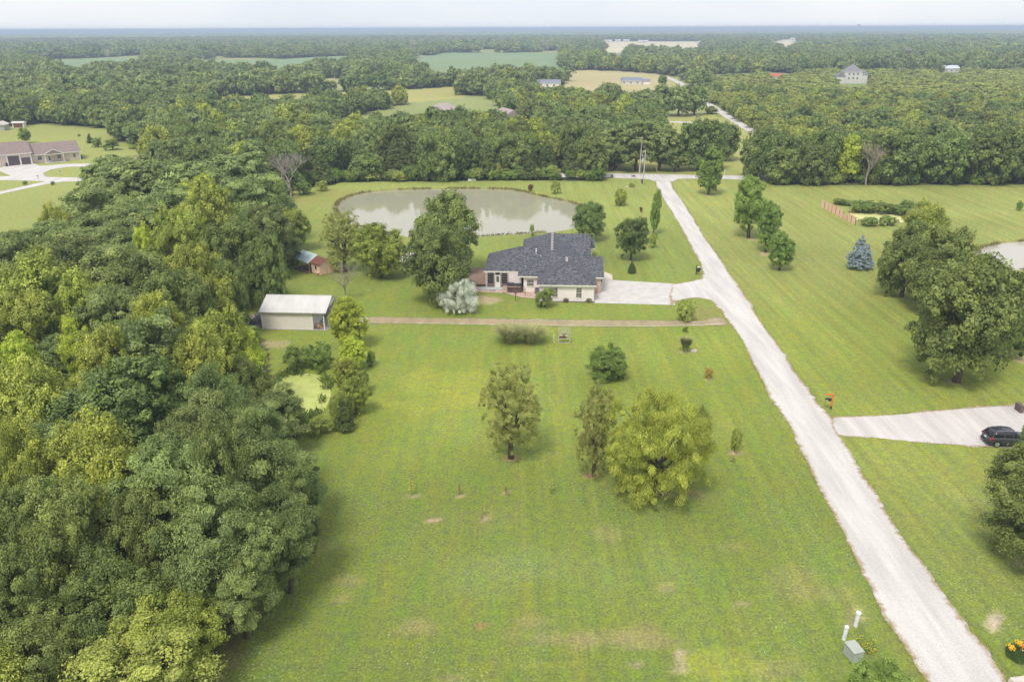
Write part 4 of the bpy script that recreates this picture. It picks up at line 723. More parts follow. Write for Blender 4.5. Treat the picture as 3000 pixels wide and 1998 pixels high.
o=at('planter','white block planter on the grass beyond the large pond','planter',1383,530); pc(o,'trough',WHITE,lambda q:q.box(-1.1,1.1,-.4,.4,0,.55)); pc(o,'soil',mat('dark_earth',(.10,.065,.05),.95),lambda q:q.box(-1.,1.,-.32,.32,.552,.6))
o=at('yard_pole','slim white pole standing by the trees right of the tan house','pole',470,474); pc(o,'shaft',WHITE,lambda q:q.tube([(0,0,0),(-.35,0,5.6)],[.12,.09],8)); pc(o,'cap',WHITE,lambda q:q.tube([(-.35,0,5.6),(-.355,0,5.7)],.13,8))
for a,b_,lb in ((1845,548,'white edging stones at the foot of the utility pole'),): 
    o=at('edging_stones',lb,'stones',a,b_); 
    for i in range(5): pc(o,'stone',WHITE,lambda q:q.tube([(i*.35-1,-i*.06,0),(i*.35-.9,-i*.06,.14)],[.16,.1],7))
# mailboxes
def mailbox(q,x0,x1,y,z,r=.13):
    pr_=[(y-r,z),(y+r,z)]+[(y+r*math.cos(t),z+r*.9+r*math.sin(t)) for t in np.linspace(0,math.pi,7)]; q.prism(pr_,'x',x0,x1)
ORG_=mat('orange_paint',(.68,.20,.05),.55,(.58,.15,.03),4)
o=at('roadside_mailbox','black mailbox hung on an orange post by the gravel driveway','mailbox',2434,1199,-8)
pc(o,'post_foot',BLACKP,lambda q:q.box(-.06,.06,-.06,.06,0,.42)); pc(o,'post',ORG_,lambda q:q.box(-.08,.08,-.08,.08,.42,1.75)); pc(o,'arm',ORG_,lambda q:q.box(-.78,.12,-.07,.07,1.751,1.9)); bx=pc(o,'box',BLACKP,lambda q:mailbox(q,-.72,-.14,0,1.08,.16)); pc(bx,'number_plate',WHITE,lambda q:q.box(-.66,-.5,-.171,-.161,1.1,1.18)); pc(o,'bracket',ORG_,lambda q:q.box(-.62,-.08,-.05,.05,.99,1.07))
o=at('roadside_mailbox','black mailbox and paper holder on a tall dark post by the house lawn','mailbox',2039,805,-20)
pc(o,'post',mat('dark_green_paint',(.03,.04,.03),.6),lambda q:q.box(-.07,.07,-.07,.07,0,1.75)); pc(o,'box',BLACKP,lambda q:mailbox(q,.1,.75,0,.95,.18)); pc(o,'paper_tube',MATS['dark_green_paint'],lambda q:q.box(.1,.6,-.15,.15,.55,.85)); pc(o,'brace',MATS['dark_green_paint'],lambda q:q.tube([(.05,0,.2),(.5,0,.55)],.04,6)); pc(o,'top_plate',WHITE,lambda q:q.box(.05,.6,-.16,.16,1.36,1.40))
for a,b_,lb in ((178,514,'tiny mailbox on the grass island before the tan house'),(113,528,'tiny mailbox at the edge of the cul-de-sac road')):
    o=at('roadside_mailbox',lb,'mailbox',a,b_); pc(o,'post',POLE,lambda q:q.box(-.05,.05,-.05,.05,0,1.05)); pc(o,'box',mat('grey_box',(.25,.27,.3),.5),lambda q:mailbox(q,-.35,.2,0,1.05,.14))
# roadside utility pieces, lower right
for (bx_,by_,h,r,cap,lb) in ((2506,1833,1.12,.15,.185,'white utility post with wide cap, the one nearer the road'),(2472,1872,1.02,.15,.155,'white utility post without a wide cap, left one')):
    o=at('utility_post',lb,'post',bx_,by_); pc(o,'shaft',mat('white_plastic',(.80,.82,.84),.4),lambda q:q.tube([(0,0,0),(.06,0,h)],r*.92,14),False); pc(o,'cap',MATS['white_plastic'],lambda q:q.tube([(.06,0,h),(.06,0,h+.10),(.06,0,h+.13)],[cap,cap,cap*.8],14))
o=at('transformer_cabinet','grey-green steel utility cabinet on the grass near the bottom edge','cabinet',2512,1940,14); GG=mat('grey_green_paint',(.40,.43,.38),.45,(.36,.39,.345),2)
pc(o,'body',GG,lambda q:q.box(-.38,.38,-.0,1.05,.04,.82)); pc(o,'lid',GG,lambda q:q.prism([(-.03,.82),(1.08,.82),(1.08,.93),(-.03,.87)],'x',-.41,.41)); pc(o,'base_pad',mat('pad_dark',(.2,.2,.18),.8),lambda q:q.box(-.42,.42,-.04,1.09,0,.04)); pc(o,'padlock',STEEL,lambda q:q.box(-.03,.03,-.03,-.001,.4,.5))
o=at('flower_clump','small yellow-flowered weed behind the utility cabinet','plant',2538,1893); rg_=np.random.default_rng(3); q=MB(); q2=MB()
for _ in range(420):
    a=rg_.random()*6.28; r=.75*rg_.random()**.5; x,y,z=math.cos(a)*r,math.sin(a)*r,.05+.35*rg_.random(); d_=rg_.normal(size=3)*.04; (q2 if rg_.random()<.3 else q).add([(x-.05,y,z),(x+d_[0],y-.05,z+d_[2]),(x+.05,y,z+d_[1]),(x+d_[0],y+.05,z)],[(0,1,2,3)])
q.build('foliage',mat('weed_green',(.20,.28,.06),.7),o,recalc=False); q2.build('blooms',mat('yellow_bloom',(.62,.50,.04),.6),o,recalc=False)
# brick pillar with stone cap and lilies
o=at('brick_pillar','pink brick pillar with pale stone cap at the lower right corner','pillar',3000,2045,8)
pc(o,'shaft',BRICKP,lambda q:q.box(-.75,.75,-.6,.6,0,1.05)); pc(o,'capstone',mat('cap_stone',(.62,.56,.50),.8,(.48,.42,.38),3),lambda q:q.prism([(-.8,-.65),(.8,-.65),(.8,.65),(-.8,.65)],'z',1.05,1.22)); pc(o,'corner_block',MATS['cap_stone'],lambda q:q.box(-.82,-.52,-.66,.66,.85,1.049))
q_o=at('lily_bed','clump of orange and yellow lilies above the brick pillar','flowers',2985,1925); q=MB(); qo=MB(); qy=MB(); qw=MB(); rg_=np.random.default_rng(4)
for _ in range(520):
    a=rg_.random()*6.28; r=.85*rg_.random()**.5; x,y=math.cos(a)*r,math.sin(a)*r*.9; h=.35+.45*rg_.random(); lx,ly=rg_.normal()*.12,rg_.normal()*.12; s_=.018
    q.add([(x-s_,y,0),(x+s_,y,0),(x+lx+.006,y+ly,h),(x+lx-.006,y+ly,h)],[(0,1,2,3)])
for (cx0,cy0,R0,tgt,n_) in ((-.55,.15,.24,qy,60),(.2,.55,.28,qy,60),(.35,.2,.25,qo,60),(.45,-.75,.25,qy,45),(.3,-.25,.2,qw,24)):
    for _ in range(n_):
        x,y,z=cx0+rg_.normal()*R0*.5,cy0+rg_.normal()*R0*.5,.75+rg_.normal()*.07; a=rg_.random()*6.28; s_=.055; dx,dy=math.cos(a)*s_,math.sin(a)*s_
        tgt.add([(x-dx,y-dy,z+.02),(x+dy,y-dx,z-.02),(x+dx,y+dy,z+.02),(x-dy,y+dx,z-.02)],[(0,1,2,3)])
q.build('leaves',mat('lily_leaf',(.10,.16,.04),.6),q_o,recalc=False); qy.build('yellow_blooms',mat('lily_yellow',(.85,.50,.02),.5),q_o,recalc=False); qo.build('orange_blooms',mat('lily_orange',(.80,.24,.02),.5),q_o,recalc=False); qw.build('white_blooms',WHITE,q_o,recalc=False)
# rock, lawn frame, stake
o=at('rock','pale rounded rock beside the small grass clump','rock',2032,1030); q=MB(); rg_=np.random.default_rng(8)
for k,(z,r) in enumerate(((0,.36),(.16,.40),(.30,.28),(.36,.1))):
    for j in range(10): a=j*.628; rr_=r*(1+.12*math.sin(a*2+1)); q.v.append((math.cos(a)*rr_*1.25,math.sin(a)*rr_*.8,z))
for k in range(3):
    for j in range(10): q.f.append((k*10+j,k*10+(j+1)%10,(k+1)*10+(j+1)%10,(k+1)*10+j))
q.f.append(tuple(range(30,40))); me_=q.build('rock_body',mat('pale_rock',(.62,.55,.50),.85,(.40,.33,.28),4),o,True)
GW=mat('grey_wood',(.52,.46,.41),.85,(.36,.31,.27),5)
o=at('timber_frame','grey timber frame with cross rails and a hanging swing seat on the lawn','frame',1653,1005,-1)
for x in (-.78,.78):
    pc(o,'post',GW,lambda q:q.box(x-.06,x+.06,-.06,.06,0,2.15))
    pc(o,'rear_leg',GW,lambda q:q.tube([(x,.06,2.1),(x,1.0,0)],.05,5))
for z in (.04,.62,1.02,1.45,1.78,2.12): pc(o,'rail',GW,lambda q:q.box(-.719,.719,-.035,.035,z-.045,z+.045))
pc(o,'seat_board',mat('pale_board',(.60,.55,.48),.8),lambda q:q.box(-.5,.3,.06,.12,1.1,1.55)); pc(o,'dark_slats',mat('dark_slat',(.17,.12,.11),.9),lambda q:q.box(-.68,.32,.06,.1,.66,.97)); pc(o,'hanging_bundle',MATS['dark_slat'],lambda q:q.tube([(-.1,-.06,1.0),(-.05,-.06,1.35)],[.16,.05],7))
o=at('garden_stake','thin white stake in the grass left of the timber frame','stake',1624,1005); pc(o,'stick',WHITE,lambda q:q.tube([(0,0,0),(-.12,0,1.1)],.03,6)); pc(o,'tip',WHITE,lambda q:q.tube([(-.12,0,1.1),(-.122,0,1.14)],.045,6))
# plank fence by the small pond
FA=np.array(G(2405,607)); FB=np.array(G(2505,661)); dirv=(FB-FA)/np.hypot(*(FB-FA)); ang=math.atan2(dirv[1],dirv[0]); Lf=np.hypot(*(FB-FA))
FN=thing('plank_fence','leaning pinkish wooden plank fence before the small right pond','fence',(FA[0],FA[1],0),ang)
PK=mat('pink_planks',(.88,.62,.44),.85,(.72,.45,.30),3,stretch=(6,6,.5)); rg_=np.random.default_rng(12)
for i in range(9):
    x0=i*Lf/9+.03; x1=(i+1)*Lf/9-.06; h0=1.85+rg_.normal()*.07; tl=rg_.normal()*.05; 
    if i==6: h0=1.15
    q=MB(); nb=12; 
    for k in range(nb):
        a=x0+(x1-x0)*k/nb; b_=a+(x1-x0)/nb-.012; hh_=h0+rg_.normal()*.035
        q.add([(a,-.012,0.02),(b_,-.012,0.02),(b_,.012,0.02),(a,.012,0.02),(a,tl-.012,hh_),(b_,tl-.012,hh_),(b_,tl+.012,hh_),(a,tl+.012,hh_)],[(0,3,2,1),(4,5,6,7),(0,1,5,4),(1,2,6,5),(2,3,7,6),(3,0,4,7)])
    q.build('plank_panel',PK,FN)
    pc(FN,'post',mat('fence_post',(.12,.10,.09),.9),lambda q:q.box(x1-.01,x1+.07,-.05,.05,0,h0-.1))
# parked car on the right driveway
def car():
    CXY=G(2700+1300/7.84,1150+1060/7.84); o=thing('parked_car','black compact SUV parked on the gravel driveway at the right edge','car',(CXY[0]+.05,CXY[1]-.95,.02),math.radians(-2))
    # local x forward (to the right), y left; length 4.5, width 1.84, height 1.68
    PAINT=mat('dark_car_paint',(.035,.034,.042),.22,(.03,.03,.036),2,spec=.8); TINT=mat('tinted_glass',(.012,.014,.018),.04,spec=.8); CHR=mat('chrome_trim',(.6,.6,.6),.25,metal=.9); TYRE=mat('tyre_rubber',(.02,.02,.02),.85); RIM=mat('alloy_rim',(.62,.62,.63),.3,metal=.7); RED_=mat('red_lens',(.55,.02,.02),.15,spec=.8)
    X=[0,.06,.25,.6,1.0,1.6,2.4,3.1,3.5,4.0,4.35,4.5]
    low=[.42,.34,.30,.24,.22,.22,.22,.22,.24,.26,.32,.42]; belt_=[.80,.98,1.06,1.08,1.07,1.05,1.03,1.01,.98,.93,.86,.74]; hw=[.66,.80,.89,.92,.92,.92,.92,.92,.91,.88,.80,.62]
    q=MB(); n=0
    for x,l,b_,w_ in zip(X,low,belt_,hw):
        m_=(l+b_)/2; ring=[(w_*.9,l),(w_,l+.08),(w_*1.0,m_),(w_*.985,b_-.12),(w_*.93,b_-.02),(w_*.80,b_)]
        pts_=[(x,-a,z) for a,z in ring]+[(x,a,z) for a,z in ring[::-1]]; q.v+=pts_; n=len(pts_)
    for i in range(len(X)-1):
        for k in range(n): q.f.append((i*n+k,i*n+(k+1)%n,(i+1)*n+(k+1)%n,(i+1)*n+k))
    q.f.append(tuple(range(n))); q.f.append(tuple((len(X)-1)*n+k for k in range(n))); q.build('body',PAINT,o,True)
    # glasshouse
    XR_=[.12,.62,1.6,2.3,3.35]; bot=[(.12,1.02,.80),(.5,1.06,.84),(1.6,1.05,.85),(2.4,1.03,.85),(3.42,.99,.80)]; top_=[(.52,1.52,.60),(.75,1.60,.645),(1.6,1.655,.66),(2.25,1.63,.65),(2.62,1.52,.60)]
    q=MB(); m_=len(bot)
    for (x,z,w_),(x2,z2,w2) in zip(bot,top_): q.v+=[(x,-w_,z),(x,w_,z),(x2,w2,z2),(x2,-w2,z2)]
    for i in range(m_-1):
        a=i*4; b_=a+4; q.f+=[(a,b_,b_+3,a+3),(a+1,a+2,b_+2,b_+1),(a+3,b_+3,b_+2,a+2),(a,a+1,b_+1,b_)]
    q.f+=[(0,3,2,1),((m_-1)*4,(m_-1)*4+1,(m_-1)*4+2,(m_-1)*4+3)]; q.build('windows',TINT,o,True)
    q=MB(); rp=[(x2,z2+.015,w2+.01) for x2,z2,w2 in top_]
    for x2,z2,w2 in rp: q.v+=[(x2,-w2,z2-.03),(x2,-w2*.9,z2+.02),(x2,w2*.9,z2+.02),(x2,w2,z2-.03)]
    for i in range(len(rp)-1):
        for k in range(3): a=i*4+k; q.f.append((a,a+1,a+5,a+4))
        q.f.append((i*4+3,i*4,i*4+4,i*4+7))
    q.f+=[(0,1,2,3),(16,17,18,19)]; q.build('roof',PAINT,o,True)
    for s_ in (-1,1):
        for (xa,xb,za,zb) in ((.16,.56,1.03,1.53),(1.42,1.5,1.05,1.63),(2.3,2.34,1.04,1.63),(3.36,2.6,1.0,1.53)): pc(o,'pillar',PAINT,lambda q:q.tube([(xa,s_*.845,za),(xb,s_*.655,zb)],.045,5))
        pc(o,'roof_rail',CHR,lambda q:q.tube([(.75,s_*.58,1.64),(1.6,s_*.6,1.70),(2.3,s_*.58,1.66)],.02,5)); pc(o,'window_trim',CHR,lambda q:q.tube([(.5,s_*.862,1.065),(1.6,s_*.872,1.055),(2.6,s_*.868,1.03),(3.3,s_*.83,1.0)],.014,4))
        pc(o,'tail_light',RED_,lambda q:q.prism([(.03,.84),(.42,.93),(.46,1.0),(.2,1.03),(.05,.98)],'y',s_*.80,s_*.925)); pc(o,'mirror',PAINT,lambda q:q.box(3.0,3.15,min(s_*.9,s_*1.08),max(s_*.9,s_*1.08),1.02,1.18)); pc(o,'headlight',mat('clear_lens',(.6,.6,.62),.1),lambda q:q.prism([(4.15,.72),(4.46,.66),(4.44,.78),(4.1,.88)],'y',s_*.56,s_*.84))
        pc(o,'side_skirt',BLACKP,lambda q:q.box(.95,3.35,min(s_*.86,s_*.93),max(s_*.86,s_*.93),.19,.30))
        for x in (.82,3.62):
            t_=pc(o,'wheel',TYRE,lambda q:q.tube([(x,s_*.70,.34),(x,s_*.93,.34)],.345,22)); rm_=pc(t_,'rim',RIM,lambda q:q.tube([(x,s_*.932,.34),(x,s_*.945,.34)],.235,18))
            for k in range(5): a=k*1.2566; pc(t_,'spoke_gap',BLACKP,lambda q:q.prism([(x+math.cos(a-.22)*.2,.34+math.sin(a-.22)*.2),(x+math.cos(a+.22)*.2,.34+math.sin(a+.22)*.2),(x+math.cos(a)*.07,.34+math.sin(a)*.07)],'y',s_*.946,s_*.951))
            pc(o,'wheel_arch',BLACKP,lambda q:q.tube([(x+math.cos(t)*.40,s_*.915,.34+math.sin(t)*.40) for t in np.linspace(-.1,math.pi+.1,12)],.035,5))
    pc(o,'rear_bumper',BLACKP,lambda q:q.box(-.05,.14,-.74,.74,.34,.55)); pc(o,'number_plate',WHITE,lambda q:q.box(-.03,.02,-.16,.16,.76,.88)); pc(o,'rear_wiper',BLACKP,lambda q:q.tube([(.16,0,1.1),(.3,.28,1.25)],.012,4)); pc(o,'badge',CHR,lambda q:q.box(.02,.06,-.06,.06,.92,.97)); pc(o,'spoiler',PAINT,lambda q:q.box(.38,.62,-.55,.55,1.53,1.565))
car()
o=at('retaining_block','dark upright stone at the far end of the gravel driveway','stone',2984,1205); pc(o,'block',mat('dark_stone',(.16,.12,.11),.9),lambda q:q.box(-.15,.25,-.5,.6,0,.8)); pc(o,'top',MATS['dark_stone'],lambda q:q.box(-.18,.28,-.53,.63,.8,.86))
# transmission line
HF=mat('pylon_wood',(.50,.44,.40),.8,(.4,.35,.31),2)
def hframe(label,px_,py_,h,w_=5,rz=0):
    o=at('transmission_pylon',label,'pylon',px_,py_,rz); 
    for x in (-w_/2,w_/2): pc(o,'pole',HF,lambda q:q.tube([(x,0,0),(x,0,h)],.35,6))
    pc(o,'crossarm',HF,lambda q:q.box(-w_*1.05,w_*1.05,-.25,.25,h-2.6,h-2.0))
    for a,b_ in ((-1,1),(1,-1)): pc(o,'brace',HF,lambda q:q.tube([(a*w_/2,.3,h-8),(b_*w_/2,.3,h-3)],.16,4))
    x,y=G(px_,py_); return Vector((x,y,h-2.3))
t1=hframe('two-legged wooden pylon beside the big soybean field',1598,159,22); t2=hframe('wooden pylon rising from the trees left of the big soybean field',1211,170,26); t3=hframe('reddish wooden pylon rising above the trees at right',2655,185,17,3.4); t4=hframe('faint wooden pylon above the far left woods',672,160,26); t5=hframe('thin pylon on the rim of the far left soybean field',317,172,13,3)
for a,b_,lb in ((t2,t1,'long wire between the soybean field pylons'),(t1,t3,'long sagging wire from the field pylon to the right pylon'),(t4,t2,'faint wire between the two left pylons')):
    wire(lb,a,b_,9 if lb.startswith('long sag') else 7,.09)
wire('wire from the right pylon to the right photo edge',t3,Vector((*G(3300,240),13)),4,.06)
# water tower on the horizon
X_,Y_=G(2514,92); o=thing('water_tower','faint pale water tower standing on the horizon at right','water tower',(X_,Y_,0)); TW=mat('tower_white',(.75,.76,.78),.5); k_=Y_/2333.
def bulb(q):
    for z,r in ((21,1),(23.0,4.2),(25,5.4),(27,5.2),(29,3.4),(30,.6)): pass
    q.tube([(0,0,15.5*k_*.93),(0,0,16.5*k_*.93),(0,0,18.5*k_*.93),(0,0,20.5*k_*.93),(0,0,21.5*k_*.93)],[1.2*k_,3.4*k_,4.4*k_,3.4*k_,.5*k_],12)
pc(o,'tank',TW,bulb,True)
for a in range(4): pc(o,'leg',TW,lambda q:q.tube([(math.cos(a*1.57)*3*k_,math.sin(a*1.57)*3*k_,0),(math.cos(a*1.57)*2.2*k_,math.sin(a*1.57)*2.2*k_,16*k_*.93)],.22*k_,5))
# ------------------------------------------------------------------ trees
POOL={}
LEAF={'close':(.19,3,1.7,1.75),'near':(.26,3,1.7,1.8),'mid':(.46,3,2.1,1.6),'far':(.85,3,2.0,1.5),'vfar':(1.4,4,1.6,1.3)}
def proto(sp,lod,i):
    lf,nv,cov,lai=LEAF[lod]; i%=nv; k=(sp,lod,i)
    if k not in POOL:
        s=SPEC[sp]; R=5.; H=2*R*s['aspect']/(1-s['cb_']) if s['kind']!='cone' else 2*R*s['aspect']*.62
        if s['kind']=='shrub': H=R*2*s['aspect']
        sd_=hash((len(sp),ord(sp[0])*7+ord(sp[1])*3+ord(sp[2]),i))%1000
        clr={'close':.8,'near':.85,'mid':.9,'far':1.1,'vfar':1.6}[lod]
        if s['kind'] in('round','oval') and lod in('near','close'): clr=.7
        if s['kind']=='droop': clr=.6; cov=1.5; lai=1.25
        if sp=='SLV': clr=.8; cov=1.15; lai=1.2
        if sp=='TAM': lf*=.7; clr=.5; cov=1.15; lai=.95
        if sp=='LOC' and lod in('near','close'): clr=.95; cov=1.4; lai=2.1
        if s['kind']=='cone': clr*=.7
        POOL[k]=(crown_mesh('crown_'+s['name'],sp,H,R,lf,cov,lai,sd_,clr),trunk_mesh('trunk_'+s['name'],sp,H,R,sd_),H,R)
    return POOL[k]
TREES=[]
def reg(sp,X,Y,H,R,label=None,group=None,name=None,tilt=(0,0),hand=True,lod=None):
    TREES.append(dict(sp=sp,X=X,Y=Y,H=H,R=R,label=label,group=group,name=name,tilt=tilt,hand=hand,lod=lod,D=math.hypot(X,Y)))
def solveH(X,Y,topy):
    lo,hi=.2,30
    for _ in range(40):
        mid=(lo+hi)/2
        if PR(X,Y,mid)[1]>topy: lo=mid
        else: hi=mid
    return mid
def pxm(X,Y,Z=0): a=PR(X,Y,Z)[0]; b=PR(X+1,Y,Z)[0]; return float(b-a)
def T(sp,bx,by,topy,w,label,**k):
    X,Y=G(bx,by); H=solveH(X,Y,topy); R=w/2/pxm(X,Y,H*.5)/1.03; reg(sp,X,Y,H,R,label,**k)
def C(sp,cx,cy_,w,hc,label,**k):
    X,Y=G(cx,cy_,hc); R=w/2/pxm(X,Y,hc)/1.0; H=2*hc/(1+SPEC[sp]['cb_']); reg(sp,X,Y,H,R,label,**k)
# lawn trees and shrubs, each where it stands
T('TAM',1497,1342,1062,185,'ragged olive willow standing alone left of the two other lawn willows')
T('TAM',1740,1393,1112,135,'thin pale willow with bare trunk just left of the biggest lawn willow')
T('WIL',1922,1452,1150,325,'biggest bright willow on the middle lawn, branches down to the grass')
T('SHL',2045,1345,1195,62,'small pale silvery sapling crown against the right side of the biggest willow',name='willow_tree')
T('SHR',1772,1112,1012,128,'large round green bush on the lawn above the biggest willow')
T('SHL',2004,940,876,62,'light green fuzzy bush at the end of the concrete driveway')
T('SHR',2007,972,957,18,'tiny dark shrub just below the dirt track near the road')
T('ORG',2076,1108,1078,30,'small orange-yellow bush on the lawn beside the road')
T('SHL',2152,1324,1252,36,'slender pale green sapling in a bare patch near the road')
T('SHR',1595,900,843,64,'rounded dark green bush against the cream garage wall')
T('CED',1851,800,762,28,'little dark conical evergreen below the oak on the house lawn',name='small_conifer')
T('OAK',1848,762,638,104,'oak with short trunk on the lawn between house and road')
T('OAK',1726,705,593,98,'round-topped oak at the right rear corner of the house roof')
T('OVL',1913,688,556,34,'tall narrow columnar poplar leaning beside the white road',name='poplar_tree',tilt=(0,.07))
T('HIC',1817,603,553,42,'small yellow-green umbrella tree on the lawn behind the house')
T('RED',1877,622,606,10,'tiny red shrub on the lawn left of the poplar')
T('SHR',1889,655,636,14,'tiny dark green shrub just below the red shrub')
T('SHL',1912,725,682,30,'yellow-green bushy shrub between the oak and the poplar')
T('SHL',1560,693,657,17,'slim light sapling behind the left half of the house roof')
T('OVL',2076,570,433,80,'leafy pear tree nearest the crossroad, right of the white road')
T('OVL',2192,697,520,112,'largest maple of the row right of the white road')
T('OVL',2243,738,588,76,'second maple of the roadside row, just below the largest')
T('OVL',2283,792,680,76,'lowest and smallest maple of the row right of the road')
T('SPR',2514,786,690,80,'blue spruce standing alone on the right lawn')
T('HIC',2690,760,588,120,'yellow-topped willow-like tree at the back of the right-hand tree group')
T('MAP',2640,870,655,170,'dark tree on the left side of the right-hand tree group')
T('MAP',2740,920,665,210,'grey-green maple in the middle of the right-hand tree group')
T('MAP',2800,1118,745,320,'largest maple on the right lawn with trunk in a bare soil patch')
T('MAP',2935,1040,800,180,'maple half out of frame beyond the largest right-hand maple')
T('MAP',3045,1660,1320,370,'maple cut off by the right edge, branches over the parked car')
T('OVL',3012,1400,1180,95,'leafy branch top at the right edge above the dark car')
T('OVL',2985,618,588,18,'tiny young tree far out on the right lawn')
T('SHR',2560,2090,1945,200,'dark leafy bush at the bottom edge below the utility box')
T('TAM',1012,795,613,128,'light olive willow at the near left bank of the large pond')
T('HIC',1118,812,650,158,'round green maple between the willow and the big tree by the pond',name='maple_tree')
T('MAP',1292,885,665,212,'front of the big maple beside the house deck')
T('MAP',1308,805,566,205,'tall back crown of the big maple beside the house')
T('SLV',1345,915,822,118,'broken tree top with silver-white leaves lying against the big maple')
T('LIM',1025,1020,868,112,'bright lime green tree right of the white metal shed')
T('LIM',1040,1085,985,90,'lime green bush tree below the bright lime tree')
T('SHR',940,1080,1005,90,'dark green bush on the far bank of the duckweed pond, left')
T('SHR',872,1078,1018,90,'low bush left of the dark one above the duckweed pond')
T('HIC',1018,1142,1052,74,'olive bush at the upper right corner of the duckweed pond')
T('HIC',1042,1212,1100,92,'round yellow-olive bush on the right bank of the duckweed pond')
T('SHL',1000,1240,1148,66,'pale green bush between the duckweed pond and its cedar')
T('CED',1012,1262,1165,58,'dark small cedar at the lower right of the duckweed pond')
T('SHL',940,1266,1222,80,'weedy bush at the foot of the duckweed pond')
T('SHR',880,1266,1208,60,'tall weeds on the lower left bank of the duckweed pond')
T('SHR',1088,1072,1030,28,'small dark shrub right of the lime trees')
T('SHL',1065,1150,1085,50,'grey-green bush at the right end of the duckweed hedge')
T('SHL',1000,1090,1048,70,'light bush beneath the lime bush tree')
T('SHR',2470,600,583,62,'leafy hedge clump behind the left end of the wooden fence')
T('SHR',2530,618,590,80,'hedge bush on the far bank of the small right pond, left')
T('SHR',2590,622,594,70,'hedge bush on the far bank of the small right pond, middle')
T('SHR',2645,626,590,70,'hedge bush on the far bank of the small right pond, right')
T('SHR',2545,662,637,50,'low bush on the near bank just right of the fence end')
T('SHR',2600,660,634,60,'low bush on the near bank in front of the small right pond')
T('SHR',2765,660,630,38,'dark bush right of the yellow-topped tree')
T('SHL',1850,548,538,22,'weedy clump at the foot of the utility pole')
T('OVL',76,420,374,36,'small round tree on the far left lawn before the open shed')
T('CED',265,420,392,22,'little conifer in the hedge right of the tan house')
T('SHR',285,432,404,30,'hedge bush right of the little conifer near the tan house')
T('SHR',330,440,410,50,'hedge bush where the tan house hedge meets the wood')
T('SHL',395,436,426,36,'low weedy bush on the grass right of the tan house')
T('SHR',74,542,531,14,'clipped round bush left of the cul-de-sac junction')
T('SHR',155,543,532,14,'clipped round bush right of the cul-de-sac junction')
T('SHL',233,400,393,12,'tiny shrub behind the tan house')
T('SHL',945,560,530,40,'round bush in the weeds beyond the left end of the pond')
T('SHR',890,570,535,60,'dark bush at the wood edge beyond the left end of the pond')
T('RED',1556,560,540,18,'reddish sapling on the far bank of the large pond',name='sapling_tree')
T('SHL',1627,568,530,36,'pale grey sapling on the bank above the pond',name='sapling_tree')
T('SHR',1793,523,511,10,'tiny conifer beside the crossroad')
T('SHL',1384,520,511,16,'small plant in the white planter beyond the pond')
T('OVL',1940,250,221,30,'lone rounded tree beside the far pasture lane')
T('RED',1581,888,838,22,'thin reddish shrub by the hot tub',name='shrub') if False else None
# ---- ornamental grass clumps
def grass_clump(label,bx,by,w,topy,c=(.62,.60,.28),seed=0,green=(.22,.28,.09)):
    X,Y=G(bx,by); H=solveH(X,Y,topy); R=w/2/pxm(X,Y,H*.5); rng=np.random.default_rng(seed); n=1500
    a=rng.random(n)*6.28; r0=.35*R*rng.random(n)**.5; base=np.c_[np.cos(a)*r0,np.sin(a)*r0,np.zeros(n)]
    a2=a+rng.normal(size=n)*.5; ln=H*(.6+.45*rng.random(n)); sp=R*(.3+.9*rng.random(n)**.8); V=[];sg=4
    dirx=np.c_[np.cos(a2),np.sin(a2),np.zeros(n)]; side=np.c_[-np.sin(a2),np.cos(a2),np.zeros(n)]*.03
    for j in range(sg+1):
        t=j/sg; c_=base+dirx*(sp*t**1.6)[:,None]; c_[:,2]=ln*np.sin(min(t*1.5,1.5))*(1-.12*t); wd=side*(1-t*.75); V.append(c_-wd); V.append(c_+wd)
    V=np.stack(V,1).reshape(-1,3); Fq=[]
    b0=np.arange(n)*(2*(sg+1))
    for j in range(sg): Fq.append(np.c_[b0+2*j,b0+2*j+1,b0+2*j+3,b0+2*j+2])
    Fq=np.concatenate(Fq); v=np.tile(rng.random(n),sg)
    if 'grassblade' not in MATS: leaf_mat('grassblade',green,c,.3,.1)
    o=thing('ornamental_grass',label,'plant',(X,Y,0)); link('blades',npmesh('blades',V,Fq,MATS['grassblade'],attrs=[('v','FACE',v)]),o); link('stems',trunk_mesh('stems','SHR',H*.5,R*.5,1),o)
grass_clump('left one of two tall grass clumps below the dirt track',1494,1003,84,952,seed=1); grass_clump('right one of two tall grass clumps below the dirt track',1556,1003,88,954,seed=2); grass_clump('small grass clump standing alone by the pale rock',2008,1031,34,984,seed=3)
for i_,(a,b_,c_,w_) in enumerate(((1475,246,226,44),(1512,244,213,52),(1545,243,204,58),(1585,242,195,62),(1622,240,199,62),(1655,238,196,56))):
    T(('MAP','OAK')[i_%2],a,b_,c_,w_,('leftmost and lowest','second from left','third from left','fourth from left','second from right','rightmost')[i_]+' tree of the hedge below the brick house')
for a,b_,c_,w_,lb in ((1848,336,268,76,'leftmost'),(1892,338,262,84,'second from left'),(1938,340,250,92,'middle'),(1988,341,247,92,'second from right'),(2034,338,252,76,'rightmost')):
    T('LOC' if w_>80 else 'OAK',a,b_,c_,w_,lb+' tree of the tall row on the far side of the thin lane')
